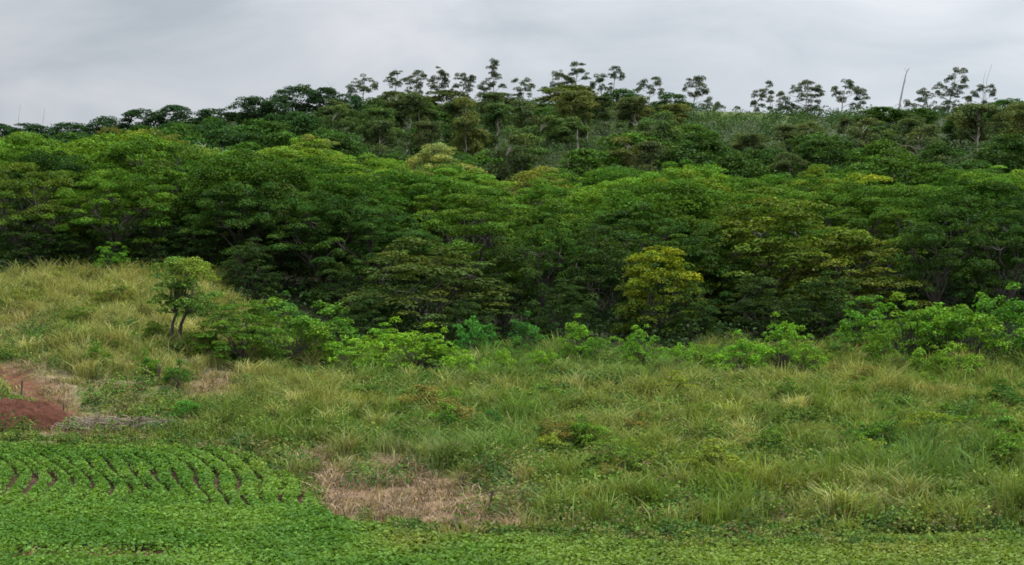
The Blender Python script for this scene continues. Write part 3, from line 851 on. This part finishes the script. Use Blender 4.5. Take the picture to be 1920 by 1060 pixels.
BUSH = [  # column, distance, height, width factor, meshes, tint, label
 (455, 91, 3.7, 1.1, FEATHER[0], (.044, .100, .018), 'rounded green bush with a shaded foot, right of the lone tree'),
 (540, 95, 2.8, 1.2, SHRUB[1], (.060, .125, .022), 'leafy yellow-green bush joined to the right of the rounded bush'),
 (615, 100, 2.9, 1.1, SHRUB[2], (.045, .11, .020), 'mid green bush at the dark forest edge left of the olive tree'),
 (530, 108, 2.3, .9, LUSH[0], (.032, .10, .030), 'small bluish green bush in front of the dark forest gap'),
 (785, 92, 2.3, 1.3, LUSH[1], (.10, .20, .026), 'bright lime bush in front of the wide low olive tree'),
 (865, 88, 1.7, 1.0, LUSH[2], (.10, .20, .026), 'low bright lime bush to the right of the big lime bush'),
 (700, 92, 1.6, 1.0, SHRUB[3], (.075, .155, .024), 'low green bush to the left of the big lime bush'),
 (890, 101, 3.0, .7, LUSH[3], (.035, .12, .030), 'slender bluish green sapling under the low olive tree'),
 (985, 101, 2.5, .8, LUSH[0], (.034, .105, .032), 'bluish green flat-leaved sapling in the shade at centre'),
 (940, 91, 1.5, .7, SHRUB[4], (.10, .19, .025), 'small lime bush in the grass at the centre of the forest edge'),
 (1085, 96, 2.3, .75, LUSH[1], (.085, .185, .026), 'lime bush with rounded tufts left below the golden tree'),
 (1200, 94, 2.1, .8, LUSH[2], (.08, .18, .028), 'lime bush with pointed tufts directly below the golden tree'),
 (1270, 93, 1.9, .75, LUSH[3], (.075, .17, .026), 'green leafy bush at right foot of the golden tree'),
 (1390, 93, 2.3, 1.0, LUSH[0], (.085, .20, .026), 'bright green bush between the golden tree and the round lone bush'),
 (1470, 97, 2.6, .75, LUSH[1], (.085, .19, .026), 'round bright bush standing alone in front of the black shade'),
 (1540, 95, 1.5, .8, SHRUB[0], (.08, .135, .03), 'low olive bush at the left foot of the lime shrubs'),
 (1625, 101, 3.1, 1.0, LUSH[2], (.065, .165, .024), 'leftmost tall shrub of the lime thicket at right'),
 (1700, 98, 2.9, .9, SHRUB[1], (.085, .17, .026), 'shrub second from left in the lime thicket at right'),
 (1765, 98, 3.3, 1.0, LUSH[3], (.08, .185, .026), 'bright shrub in the middle of the lime thicket at right'),
 (1825, 97, 3.4, 1.0, LUSH[0], (.075, .165, .024), 'tall pale shrub right of the middle of the lime thicket'),
 (1890, 101, 3.9, 1.0, LUSH[1], (.055, .15, .026), 'tallest shrub of the lime thicket at the right frame edge'),
 (1800, 91, 2.0, 1.0, SHRUB[2], (.085, .165, .028), 'low leafy shrub in front of the lime thicket'),
 (1890, 77, 1.3, 1.2, SHRUB[3], (.034, .085, .022), 'dark green bush in the grass at the right frame edge'),
 (1650, 77, 1.1, .8, SHRUB[4], (.036, .10, .024), 'dark leafy bush alone in the middle of the right meadow'),
 (1485, 80, 1.0, .55, LUSH[2], (.11, .19, .025), 'small bright lime plant in the meadow left of the dark bush'),
 (1590, 66, .95, .7, SHRUB[1], (.035, .10, .026), 'small dark green bush low in the right meadow'),
 (1020, 64, .9, .6, SHRUB[0], (.024, .065, .022), 'small blackish green bush right of the dry brown patch'),
 (830, 70, 1.1, 1.1, SHRUB[2], (.060, .135, .024), 'low green bush above the dry brown patch'),
 (1090, 68, .9, .9, SHRUB[3], (.045, .11, .026), 'low dark green bush in the meadow at centre'),
 (920, 70, .9, .9, SHRUB[4], (.036, .10, .028), 'low bluish green bush beside the green bush at centre'),
 (350, 73.0, .9, 1.3, SHRUB[0], (.046, .14, .030), 'creeping green bush at the upper right corner of the crop field'),
 (275, 84, 1.3, .7, SHRUB[1], (.06, .135, .022), 'small green bush on the slope below the lone tree, to its left'),
 (330, 82, 1.2, .8, SHRUB[2], (.040, .10, .024), 'dark green bush at the foot of the slope below the lone tree'),
 (180, 85, 1.1, 1.0, SHRUB[3], (.060, .12, .022), 'green bush low on the left slope above the soil mound'),
 (215, 124, 2.6, .9, LUSH[2], (.06, .15, .022), 'bright drooping bush at the top of the left grass slope'),
 (1380, 52.6, 1.1, .7, SHRUB[4], (.085, .14, .022), 'upright weedy bush at the crop edge right of centre'),
 (1555, 52.6, .75, .8, SHRUB[0], (.09, .16, .022), 'low bright bush at the crop edge left of the stone heap'),
 (1740, 84, 1.1, 1.0, SHRUB[1], (.07, .14, .024), 'green bush in the meadow below the lime thicket'),
]
BUSH += [
 (292, 92, 1.3, 1.0, SHRUB[0], (.06, .105, .024), 'scrubby bush at the left foot of the lone tree'),
 (372, 91, 1.5, 1.0, SHRUB[2], (.055, .10, .024), 'scrubby bush at the right foot of the lone tree'),
 (110, 116, 1.7, 1.3, SHRUB[3], (.095, .120, .034), 'olive scrub lump at the top of the left grass slope'),
 (40, 108, 1.4, 1.3, SHRUB[4], (.10, .125, .036), 'olive scrub lump on the left grass slope at the frame edge'),
 (215, 106, 1.5, 1.2, SHRUB[1], (.085, .12, .030), 'olive scrub lump in the middle of the left grass slope'),
 (150, 97, 1.3, 1.2, SHRUB[0], (.07, .115, .028), 'greenish scrub lump low on the left grass slope'),
 (405, 104, 2.2, 1.1, SHRUB[3], (.045, .085, .026), 'dull green bush behind the lone tree on its right'),
 (1760, 70, 1.2, 1.3, SHRUB[2], (.06, .125, .026), 'wide leafy bush in the right meadow'),
 (1880, 66, 1.3, 1.2, SHRUB[1], (.06, .13, .028), 'leafy bush low at the right frame edge'),
 (1300, 72, 1.0, 1.2, SHRUB[4], (.085, .125, .028), 'yellowish weedy bush in the meadow below the golden tree'),
 (1180, 60, .9, 1.2, SHRUB[3], (.085, .14, .026), 'low yellowish bush right of the blackish bush'),
 (1440, 63, 1.0, 1.2, SHRUB[0], (.06, .115, .026), 'low green bush in the lower right meadow'),
 (700, 78, .9, 1.5, SHRUB[2], (.07, .105, .034), 'low brownish green scrub below the big lime bush'),
 (590, 82, 1.0, 1.3, SHRUB[1], (.075, .12, .03), 'low scrub in the meadow below the leafy yellow-green bush'),
]
BAND = [660, 735, 760, 830, 905, 960, 1010, 1045, 1120, 1150, 1235, 1310, 1345, 1425, 1510, 1575, 1660, 1735]
for k, px in enumerate(BAND):
    lush = rng.uniform() < .5
    col = [(.05, .12, .022), (.08, .16, .026), (.09, .185, .026), (.045, .11, .028)][int(rng.integers(4))]
    BUSH.append((px + rng.uniform(-8, 8), rng.uniform(90, 101), rng.uniform(.9, 2.3), rng.uniform(.7, 1.2), LUSH[int(rng.integers(4))] if lush else SHRUB[int(rng.integers(5))],
                 col, f'ragged small bush in the band along the forest foot, {ORD[k]} from the left'))
for px, yy, h, wf, ms, tint, lab in BUSH:
    hh = 3.2 if ms in LUSH else 6.5 if ms in FEATHER else 2.6
    s = h / hh
    if px > 1600 and yy > 95: tint = np.array(tint) * .84
    plant('bush', ms, at(px, yy), s * wf, s, tint, lab, 'bush', 'bushes between meadow and forest', names=('stems', 'foliage'))

# weedy bushes dotted over the meadow
wr = np.random.default_rng(77)
for band, (y0, y1, nb) in {'upper': (80, 88, 11), 'middle': (68, 79, 12), 'lower': (56, 66, 11)}.items():
    pxs = np.sort(wr.uniform(470 if band == 'upper' else 640 if band == 'middle' else 1010, 1915, nb))
    for k, px in enumerate(pxs):
        yy = wr.uniform(y0, y1); h = wr.uniform(.75, 1.35)
        nm, c = [('dark green', (.045, .095, .024)), ('dull green', (.066, .115, .030)), ('yellowish', (.105, .145, .030)), ('brownish', (.105, .098, .040)), ('fresh green', (.07, .145, .026))][int(wr.integers(5))]
        ms = (SHRUB + LUSH)[int(wr.integers(9))]
        s = h / (3.2 if ms in LUSH else 2.6)
        plant('weedy_bush', ms, at(px, yy), s * wr.uniform(.9, 1.6), s, c, f'{nm} weedy bush, {ORD[k]} from left in the {band} part of the meadow', 'bush', 'weedy bushes in the meadow', names=('stems', 'foliage'))

# ------------------------------------------------------------------ stuff: undergrowth, meadow, crop
def scatter_mounds(n, xr, yr, keep, size, leaf, colf, per, name, label=None):
    LV = Leaves()
    x = rng.uniform(*xr, n); y = rng.uniform(*yr, n)
    k = keep(x, y); x, y = x[k], y[k]
    z = ground(x, y)
    s = rng.uniform(*size, len(x))
    m = per
    th = rng.uniform(0, 6.283, (len(x), m)); cz = rng.uniform(0, 1, (len(x), m)); rr = np.sqrt(1 - cz * cz)
    d = np.stack([np.cos(th) * rr, np.sin(th) * rr, cz], -1)
    p = np.stack([x, y, z], 1)[:, None] + d * s[:, None, None] * rng.uniform(.6, 1, (len(x), m))[..., None] * np.array([1, 1, 1.15])
    nn = d * .5 + np.array([0, 0, .7]) + rng.normal(size=d.shape) * .55
    col = colf(x, y, z)[:, None] * rng.uniform(.75, 1.25, (len(x), 1, 1)) * rng.normal(1, .2, (len(x), m, 1)).clip(.5, 1.6)
    q = len(x) * m
    lv = (leaf * rng.uniform(.7, 1.3, q)) * np.repeat(s / np.mean(size), m) ** .3
    LV.add(p.reshape(-1, 3), nn.reshape(-1, 3), lv, lv * .6, col.reshape(-1, 3))
    o = obj(name, LV.build(name, M_LEAF))
    return tag(o, label, None, None, 'stuff')

def col_const(a, b):
    a = np.array(a); b = np.array(b)
    def f(x, y, z):
        n = fbm(x * .15, y * .15, 61)[:, None]
        n = np.clip((n - .3) * 2.5, 0, 1)
        return a * (1 - n) + b * n
    return f
scatter_mounds(8200, (-140, 140), (212, 342), lambda x, y: (np.abs(x) < .42 * y) & ~((x > 41) & (x < 55) & (y > 324)), (.8, 2.4), .40, col_const((.026, .056, .019), (.046, .082, .025)), 46, 'undergrowth', 'scrubby undergrowth between the trees on the hill')
scatter_mounds(7600, (-88, 88), (101, 215), lambda x, y: (np.abs(x) < .42 * y) & (((x > -14.5) | (y > 108)) & ((x > -22) | (y > 121))), (.5, 1.9), .30, col_const((.015, .031, .010), (.028, .058, .015)), 52, 'undergrowth', 'dark undergrowth beneath the forest canopy')  # shade under the canopy is put into the dark leaf colour

def meadow_keep(x, y):
    e = edge_y(x) + .7
    far = np.where(x < -21, 124, np.where(x < -14, 114, 103)) + (fbm(x * .3, y * 0, 5) - .5) * 6
    return (y > e) & (y < far) & (np.abs(x) < .42 * y)

def grass_tint(x, y, z):
    px, py = proj(x, y, z)
    n1 = fbm(x * .22, y * .22, 91); n2 = fbm(x * .9, y * .9, 92)
    green = np.array([.095, .150, .026]); straw = np.array([.31, .285, .11]); olive = np.array([.165, .185, .040])
    f = np.clip((n1 - .38) * 2.6 + (n2 - .5) * 1.1, 0, 1)[:, None]
    c = .88 * (green * (1 - f) + olive * f) * (1 + .7 * (fbm(x * 1.7, y * 1.7, 95)[:, None] - .5))
    left = sstep(520, 380, px) * sstep(760, 700, py)
    strw = np.clip(left * .35 + sstep(.56, .72, n2) * .5 * (sstep(860, 740, py) * .8 + .1), 0, .85)
    for cx, cy, rx, ry, s in [(250, 600, 70, 60, .5), (395, 725, 60, 40, .7), (60, 560, 90, 60, .25), (1180, 800, 130, 40, .3), (560, 730, 120, 40, .4), (1060, 760, 200, 30, .25), (1440, 720, 200, 40, .3), (960, 940, 60, 40, .6)]:
        strw = np.maximum(strw, s * blob(px, py, cx, cy, rx, ry))
    strw = strw[:, None]
    c = c * (1 - strw) + straw * strw
    gz = (blob(px, py, 850, 700, 300, 26) + blob(px, py, 1300, 700, 200, 22) + blob(px, py, 1760, 880, 160, 60) + blob(px, py, 860, 850, 200, 60)).clip(0, .75)[:, None]
    c = c * (1 - gz) + np.array([.075, .14, .034]) * gz
    d = dryness(px, py)[:, None].clip(0, 1)
    c = c * (1 - d) + np.array([.24, .175, .11]) * d
    return c

def grass(name, label, n, keep, hfun, blades, width, tintf, lean=.5, spread=.22, clump=True, mat=None):
    x = rng.uniform(-50, 50, n); y = rng.uniform(44, 130, n)
    k = keep(x, y); x, y = x[k], y[k]
    z = ground(x, y)
    h = hfun(x, y, z)
    col = tintf(x, y, z) * rng.normal(1, .16, (len(x), 1)).clip(.6, 1.5)
    k = h > .05
    x, y, z, h, col = x[k], y[k], z[k], h[k], col[k]
    T = len(x); B = blades
    rep = lambda a: np.repeat(a, B, 0)
    bx = rep(x) + rng.normal(0, spread, T * B); by = rep(y) + rng.normal(0, spread, T * B)
    bz = ground(bx, by) - .03
    hh = rep(h) * rng.uniform(.55, 1.15, T * B)
    az = rng.uniform(0, 6.283, T * B)
    dirv = np.stack([np.cos(az), np.sin(az), np.zeros(T * B)], 1)
    side = np.stack([-np.sin(az), np.cos(az), np.zeros(T * B)], 1)
    # turn the flat of the blade at random
    sp = rng.uniform(-1.2, 1.2, T * B)[:, None]
    side = side * np.cos(sp) + dirv * np.sin(sp)
    ben = (lean * hh * rng.uniform(.3, 1.5, T * B))[:, None]
    b0 = np.stack([bx, by, bz], 1)
    up = np.array([0, 0, 1.0])
    m = b0 + up * (hh * .62)[:, None] + dirv * ben * .28
    t = b0 + up * (hh * rng.uniform(.75, 1.0, T * B))[:, None] + dirv * ben
    wv = side * (width * rng.uniform(.6, 1.4, T * B))[:, None] * .5
    V = np.stack([b0 - wv * .8, b0 + wv * .8, m + wv, m - wv, t + wv * .3, t - wv * .3], 1).reshape(-1, 3)
    i0 = np.arange(T * B)[:, None] * 6
    F = np.stack([i0 + np.array([0, 1, 2, 3]), i0 + np.array([3, 2, 4, 5])], 1).reshape(-1, 4)
    cb = rep(col) * rng.normal(1, .17, (T * B, 1)).clip(.5, 1.6)
    o = obj(name, mesh(name, V, F, mat or M_GRASS, np.repeat(cb, 6, 0)))
    return tag(o, label, None, None, 'stuff')

def tall_h(x, y, z):
    px, py = proj(x, y, z)
    n = fbm(x * .3, y * .3, 41); n2 = fbm(x * 1.3, y * 1.3, 42)
    h = .20 + .55 * np.clip((n - .32) * 2.2, 0, 1) + 1.25 * np.clip((n2 - .44) * 2.4, 0, 1)
    h = h * (1 - .82 * np.clip(dryness(px, py) * 1.3, 0, 1))
    h = h * (1 - .93 * track_mask(px, py))
    h = h * (1 - .5 * sstep(.50, .62, fbm(x * .25, y * .25, 141) + .25 * (fbm(x * 1.1, y * 1.1, 143) - .5)))
    e = y - edge_y(x)
    h = h * np.where(px < 480, .16 + .84 * sstep(2.6, 4.5, e), .25 + .75 * sstep(1.2, 2.6, e + 2 * (n2 - .5)))
    # mown, low turf corner below the left slope
    h = h * (1 - .8 * np.clip(blob(px, py, 230, 760, 130, 40) * 1.4, 0, 1))
    h = h * (1 - .55 * np.clip(blob(px, py, 900, 900, 160, 40), 0, 1))
    h = h * (1 + .5 * sstep(1250, 1450, px) * sstep(880, 940, py))
    h = h * (1 + .5 * sstep(-14, -20, x) * sstep(96, 108, y))
    return (h * 1.12).clip(.10, 1.9)

grass('tall_grass', 'tall wild grass in green, olive and straw tufts covering the slope between field and forest', 29000,
      lambda x, y: meadow_keep(x, y), tall_h, 26, .042, grass_tint, .55, .24)

def tuss_keep(x, y):
    z = ground(x, y); px, py = proj(x, y, z)
    return meadow_keep(x, y) & (y - edge_y(x) > 2.5) & (dryness(px, py) < .3) & (blob(px, py, 230, 760, 130, 40) < .3) & ~((px < 430) & (py > 715)) & (track_mask(px, py) < .2)
def tuss_tint(x, y, z):
    c = grass_tint(x, y, z)
    s_ = rng.uniform(0, 1, (len(x), 1)) ** 2.6 * .5
    return c * (1 - s_) * 1.1 + np.array([.36, .32, .14]) * s_
grass('tall_grass', 'big arching grass tussocks standing above the rest of the wild slope', 1700, tuss_keep,
      lambda x, y, z: rng.uniform(.6, 1.3, len(x)), 110, .034, tuss_tint, .7, .25)

def weed_keep(x, y):
    n = fbm(x * .25, y * .25, 141)
    px, py = proj(x, y, ground(x, y))
    return meadow_keep(x, y) & (dryness(px, py) < .25 + .7 * rng.uniform(size=len(x)) ** 2) & (track_mask(px, py) < .3) & ~((x / y < -.17) & (y - edge_y(x) < 3.4)) & (n + .25 * fbm(x * 1.1, y * 1.1, 143) > .53)
def weed_tint(x, y, z):
    pal = np.array([(.062, .120, .024), (.10, .150, .030), (.135, .165, .036), (.040, .088, .022), (.125, .115, .045), (.085, .160, .028)])
    n = fbm(x * .35, y * .35, 71)
    i = np.clip((n - .3) * 2.5 * 5 + rng.normal(0, 1.5, len(x)), 0, 5.99).astype(int)
    return pal[i] * .86
scatter_mounds(15500, (-48, 48), (46, 126), weed_keep, (.25, .95), .13, weed_tint, 105, 'weeds', 'leafy weeds and creepers growing among the tall grass')

def edge_keep(x, y):
    e = edge_y(x); px, py = proj(x, y, ground(x, y))
    return (y > e - 1.3) & (y < e + 2.2) & (np.abs(x) < .42 * y) & (x / y > -.1) & (dryness(px, py) < .75) & (fbm(x * .7, y * .7, 171) > .44)
scatter_mounds(9000, (-10, 18), (44, 56), edge_keep, (.12, .42), .10, weed_tint, 60, 'weeds', 'low weeds creeping over the ragged border of the crop')

def corner_keep(x, y):
    e = edge_y(x); px, py = proj(x, y, ground(x, y))
    return (y > e - .9) & (y < e + 3.2) & (np.abs(x) < .42 * y) & (x / y < -.09) & (dryness(px, py) < .6) & (fbm(x * .6, y * .9, 175) > .40)
scatter_mounds(5200, (-25, -6), (50, 74), corner_keep, (.12, .38), .10, weed_tint, 55, 'weeds', 'low weeds between the crop field and the heap of brush')

# dry cut stalks lying on the brown patches
def straw_keep(x, y):
    z = ground(x, y); px, py = proj(x, y, z)
    return (y > edge_y(x) + .2) & (y < 100) & (dryness(px, py) * rng.uniform(.6, 1.2, len(x)) > .42)
grass('dry_straw', 'dry brown cut stalks lying on the bare patches beside the crop', 60000, straw_keep,
      lambda x, y, z: rng.uniform(.12, .5, len(x)), 9, .030,
      lambda x, y, z: np.where(rng.uniform(size=len(x))[:, None] < .5, np.array([.225, .175, .11]), np.array([.10, .075, .05])) * rng.uniform(.75, 1.2, (len(x), 1)), 1.6, .18)

grass('dry_straw', 'dry stalks on the brown strip along the bottom left edge of the field', 16000,
      lambda x, y: (y < 47) & (blob(*proj(x, y, ground(x, y)), 190, 1052, 300, 16) * rng.uniform(.6, 1.3, len(x)) > .5),
      lambda x, y, z: rng.uniform(.2, .5, len(x)), 9, .03,
      lambda x, y, z: np.where(rng.uniform(size=len(x))[:, None] < .5, np.array([.26, .18, .11]), np.array([.14, .09, .055])), 1.3, .18)

# crop: leafy rows that follow the lie of the land, closing to full cover towards the camera
def crop():
    n = 800000
    x = rng.uniform(-27.5, 21, n); y = rng.uniform(41, 70, n)
    e = edge_y(x)
    k = (y < e - .15 * rng.uniform(0, 2, n)) & (np.abs(x) < .42 * y)
    x, y = x[k], y[k]
    z = ground(x, y)
    px, py = proj(x, y, z)
    d = y - 53
    g = -.13 * d - .02 * d ** 2 - .011 * np.clip(y - 60, 0, 20) ** 3 + .28 * np.sin(x * .45 + y * .5) + .10 * np.sin(y * 1.3 + x)
    ph = (x - g) / .70
    row = np.abs(ph - np.round(ph)) * 2            # 0 on the row, 1 between rows
    rows_on = sstep(985, 958, py + (fbm(x * .4, y * .4, 12) - .5) * 50) * sstep(826, 846, py)
    patch = sstep(.22, .48, fbm(x * .45, y * .3, 13))
    ron = rows_on * (.6 + .4 * patch)
    keepp = np.where(row > .65 + .5 * (fbm(x * 2, y * 2, 14) - .5), 1 - ron * .985, 1)
    thin = blob(px, py, 60, 915, 110, 26) * .55
    bare = np.maximum(np.clip(blob(px, py, 190, 1054, 300, 15) * 1.3, 0, .85) * (.45 + .9 * fbm(x * 1.2, y * 1.2, 29)), blob(px, py, 980, 1020, 120, 10) * .5)
    bare = np.maximum(bare, sstep(1150, 1500, px) * .35 * fbm(x, y, 19))
    kk = (rng.uniform(size=len(x)) < keepp) & (rng.uniform(size=len(x)) > bare) & ~((rng.uniform(size=len(x)) < thin * 1.6) & (row > .25))
    x, y, z, row, ron, px, py = [a[kk] for a in (x, y, z, row, ron, px, py)]
    m = len(x)
    hgt = (.40 - .20 * row * ron) * (1 - .35 * sstep(1000, 1300, px)) * rng.uniform(.45, 1.0, m)
    hgt *= .75 + .5 * fbm(x * 1.2, y * 1.2, 44)
    c = np.stack([x, y, z + hgt], 1)
    nn = np.array([0, 0, 1.0]) + rng.normal(size=(m, 3)) * .5
    l = .125 * rng.uniform(.7, 1.35, m)
    n1 = fbm(x * .5, y * .5, 99)[:, None]; n1 = np.clip((n1 - .3) * 2.5, 0, 1)
    col = np.array([.056, .132, .021]) * (1 - n1) + np.array([.098, .182, .030]) * n1
    ol = np.clip(.05 + sstep(700, 1300, px) * .40 + blob(px, py, 770, 1035, 70, 22) * .8 + blob(px, py, 960, 1010, 160, 14) * .6 + blob(px, py, 1700, 1040, 120, 20) * .4 + blob(px, py, 300, 835, 330, 11) * .55 + blob(px, py, 520, 880, 60, 30) * .5, 0, .85)[:, None] * (.4 + .6 * rng.uniform(size=(m, 1)))
    col = col * (1 - ol) + np.array([.17, .165, .04]) * ol
    col = col * rng.normal(1, .22, (m, 1)).clip(.5, 1.7)
    LV = Leaves()
    LV.add(c, nn, l, l * .72, col)
    tag(obj('crop_leaves', LV.build('crop_leaves', M_CROP)), 'low leafy green crop planted in curving rows across the near field', None, None, 'stuff')
crop()
# little green patch behind the mound at the left frame edge
scatter_mounds(60, (-24.5, -22.6), (74.4, 76.6), lambda x, y: x > -99, (.2, .4), .14, col_const((.06, .17, .024), (.085, .20, .03)), 60, 'crop_leaves', 'bright green crop patch beside the red track at the left edge')

# ------------------------------------------------------------------ posts, stones, heap of brush
def post(lab, px, yy, h, r, leanx, twig=0):
    x, y, z = at(px, yy)
    TB = Tubes(8)
    n = 9; t = np.linspace(0, 1, n)
    p = np.stack([leanx * h * t + .02 * np.sin(5 * t), .03 * np.sin(4 * t), -.25 + (h + .25) * t], 1)
    p = np.vstack([p, p[-1] + np.array([leanx * .01, 0, .012])])
    TB.add(p, np.append(r * (1.1 - .25 * t), .004))
    for k in range(twig):
        a = p[-3 - k]
        TB.limb(a, a + np.array([.28 * (-1) ** k, .05, .22]), r * .4, r * .15, 0, .05, 5)
    o = obj('fence_post', TB.build('fence_post', M_POST)); o.location = (x, y, z)
    tag(o, lab, 'post', 'old fence posts along the field edge')
post('leaning dark post with a forked top at the edge of the crop', 913, 52.0, .68, .05, .30, 2)
post('short upright post in the dry grass behind the leaning dark post', 868, 56.0, .52, .045, .08, 2)
post('thin grey stake in the meadow above the dry brown patch', 810, 63.5, .75, .03, .05, 1)
post('thin grey stake further right in the meadow, above the short upright post', 865, 60, .62, .025, -.02, 1)
post('leaning brown post beside the red track on the left', 36, 78, .85, .05, .22)
post('thin post at the right foot of the red soil mound', 119, 72.2, 1.0, .035, .02)
post('broken stub post beside the dark bush below the lone tree', 297, 83.0, 1.1, .08, .08)

def stone(lab, px, yy, s, tint, flat=.7):
    x, y, z = at(px, yy)
    import bmesh
    bm = bmesh.new(); bmesh.ops.create_icosphere(bm, subdivisions=3, radius=1)
    V = np.array([v.co for v in bm.verts]); F = np.array([[v.index for v in f.verts] for f in bm.faces]); bm.free()
    sd_ = int(rng.integers(1000))
    d = 1 + .55 * (fbm(V[:, 0] * 1.3 + V[:, 2] + 9, V[:, 1] * 1.3 + V[:, 2] * .7 + 9, sd_) - .5)
    for q in range(5):     # broken flat facets
        nn = nrm(rng.normal(size=3)); dd = V @ nn
        d = np.where(dd > .62, d * (.62 / dd) ** .8, d)
    V = V * d[:, None] * np.array([s, s * .8, s * flat])
    V[:, 2] += s * flat * .45
    col = np.array(tint) * (.8 + .4 * fbm(V[:, 0] * 4 + 30, V[:, 2] * 4 + 30, 7)[:, None])
    o = obj('stone', mesh('stone', V, F, M_ROCK, col)); o.location = (x, y, z); o.rotation_euler = (0, 0, rng.uniform(0, 6))
    tag(o, lab, 'stone', 'stones along the crop edge')
stone('large pale stone half hidden in grass at the right crop edge', 1656, 52.6, .33, (.15, .13, .095), .9)
stone('small reddish stone just below the large pale stone', 1645, 52.1, .17, (.22, .13, .09))
stone('small pale stone lying at the crop edge right of centre', 1497, 51.9, .16, (.28, .22, .19))
stone('dark stone in the grass right of the large pale stone', 1705, 52.4, .18, (.16, .13, .12))
stone('long brown stone in grass at centre right of the leaning post', 1066, 53.4, .36, (.13, .105, .085), .6)
stone('orange brown clod at the crop edge near the right frame edge', 1850, 52.2, .22, (.20, .11, .065), .6)

def brush():
    TB = Tubes(4)
    for i in range(420):
        px = rng.uniform(110, 320); yy = 70.6 + rng.uniform(-.8, .9)
        x, y, z = at(px, yy)
        hh = .55 * math.exp(-((px - 215) / 95) ** 2)
        a = rng.normal() * .7; l = rng.uniform(.3, .9)
        p = np.array([x, y, z + rng.uniform(.03, .1 + hh)])
        d = np.array([math.cos(a), math.sin(a), rng.normal() * .25]) * l * .5
        TB.limb(p - d, p + d, .022, .012, rng.normal() * .1, .08, 5)
    o = obj('brush_heap', TB.build('brush_heap', M_BRUSH))
    tag(o, 'long heap of dead grey brush between red soil mound and crop', 'brush heap')
brush()
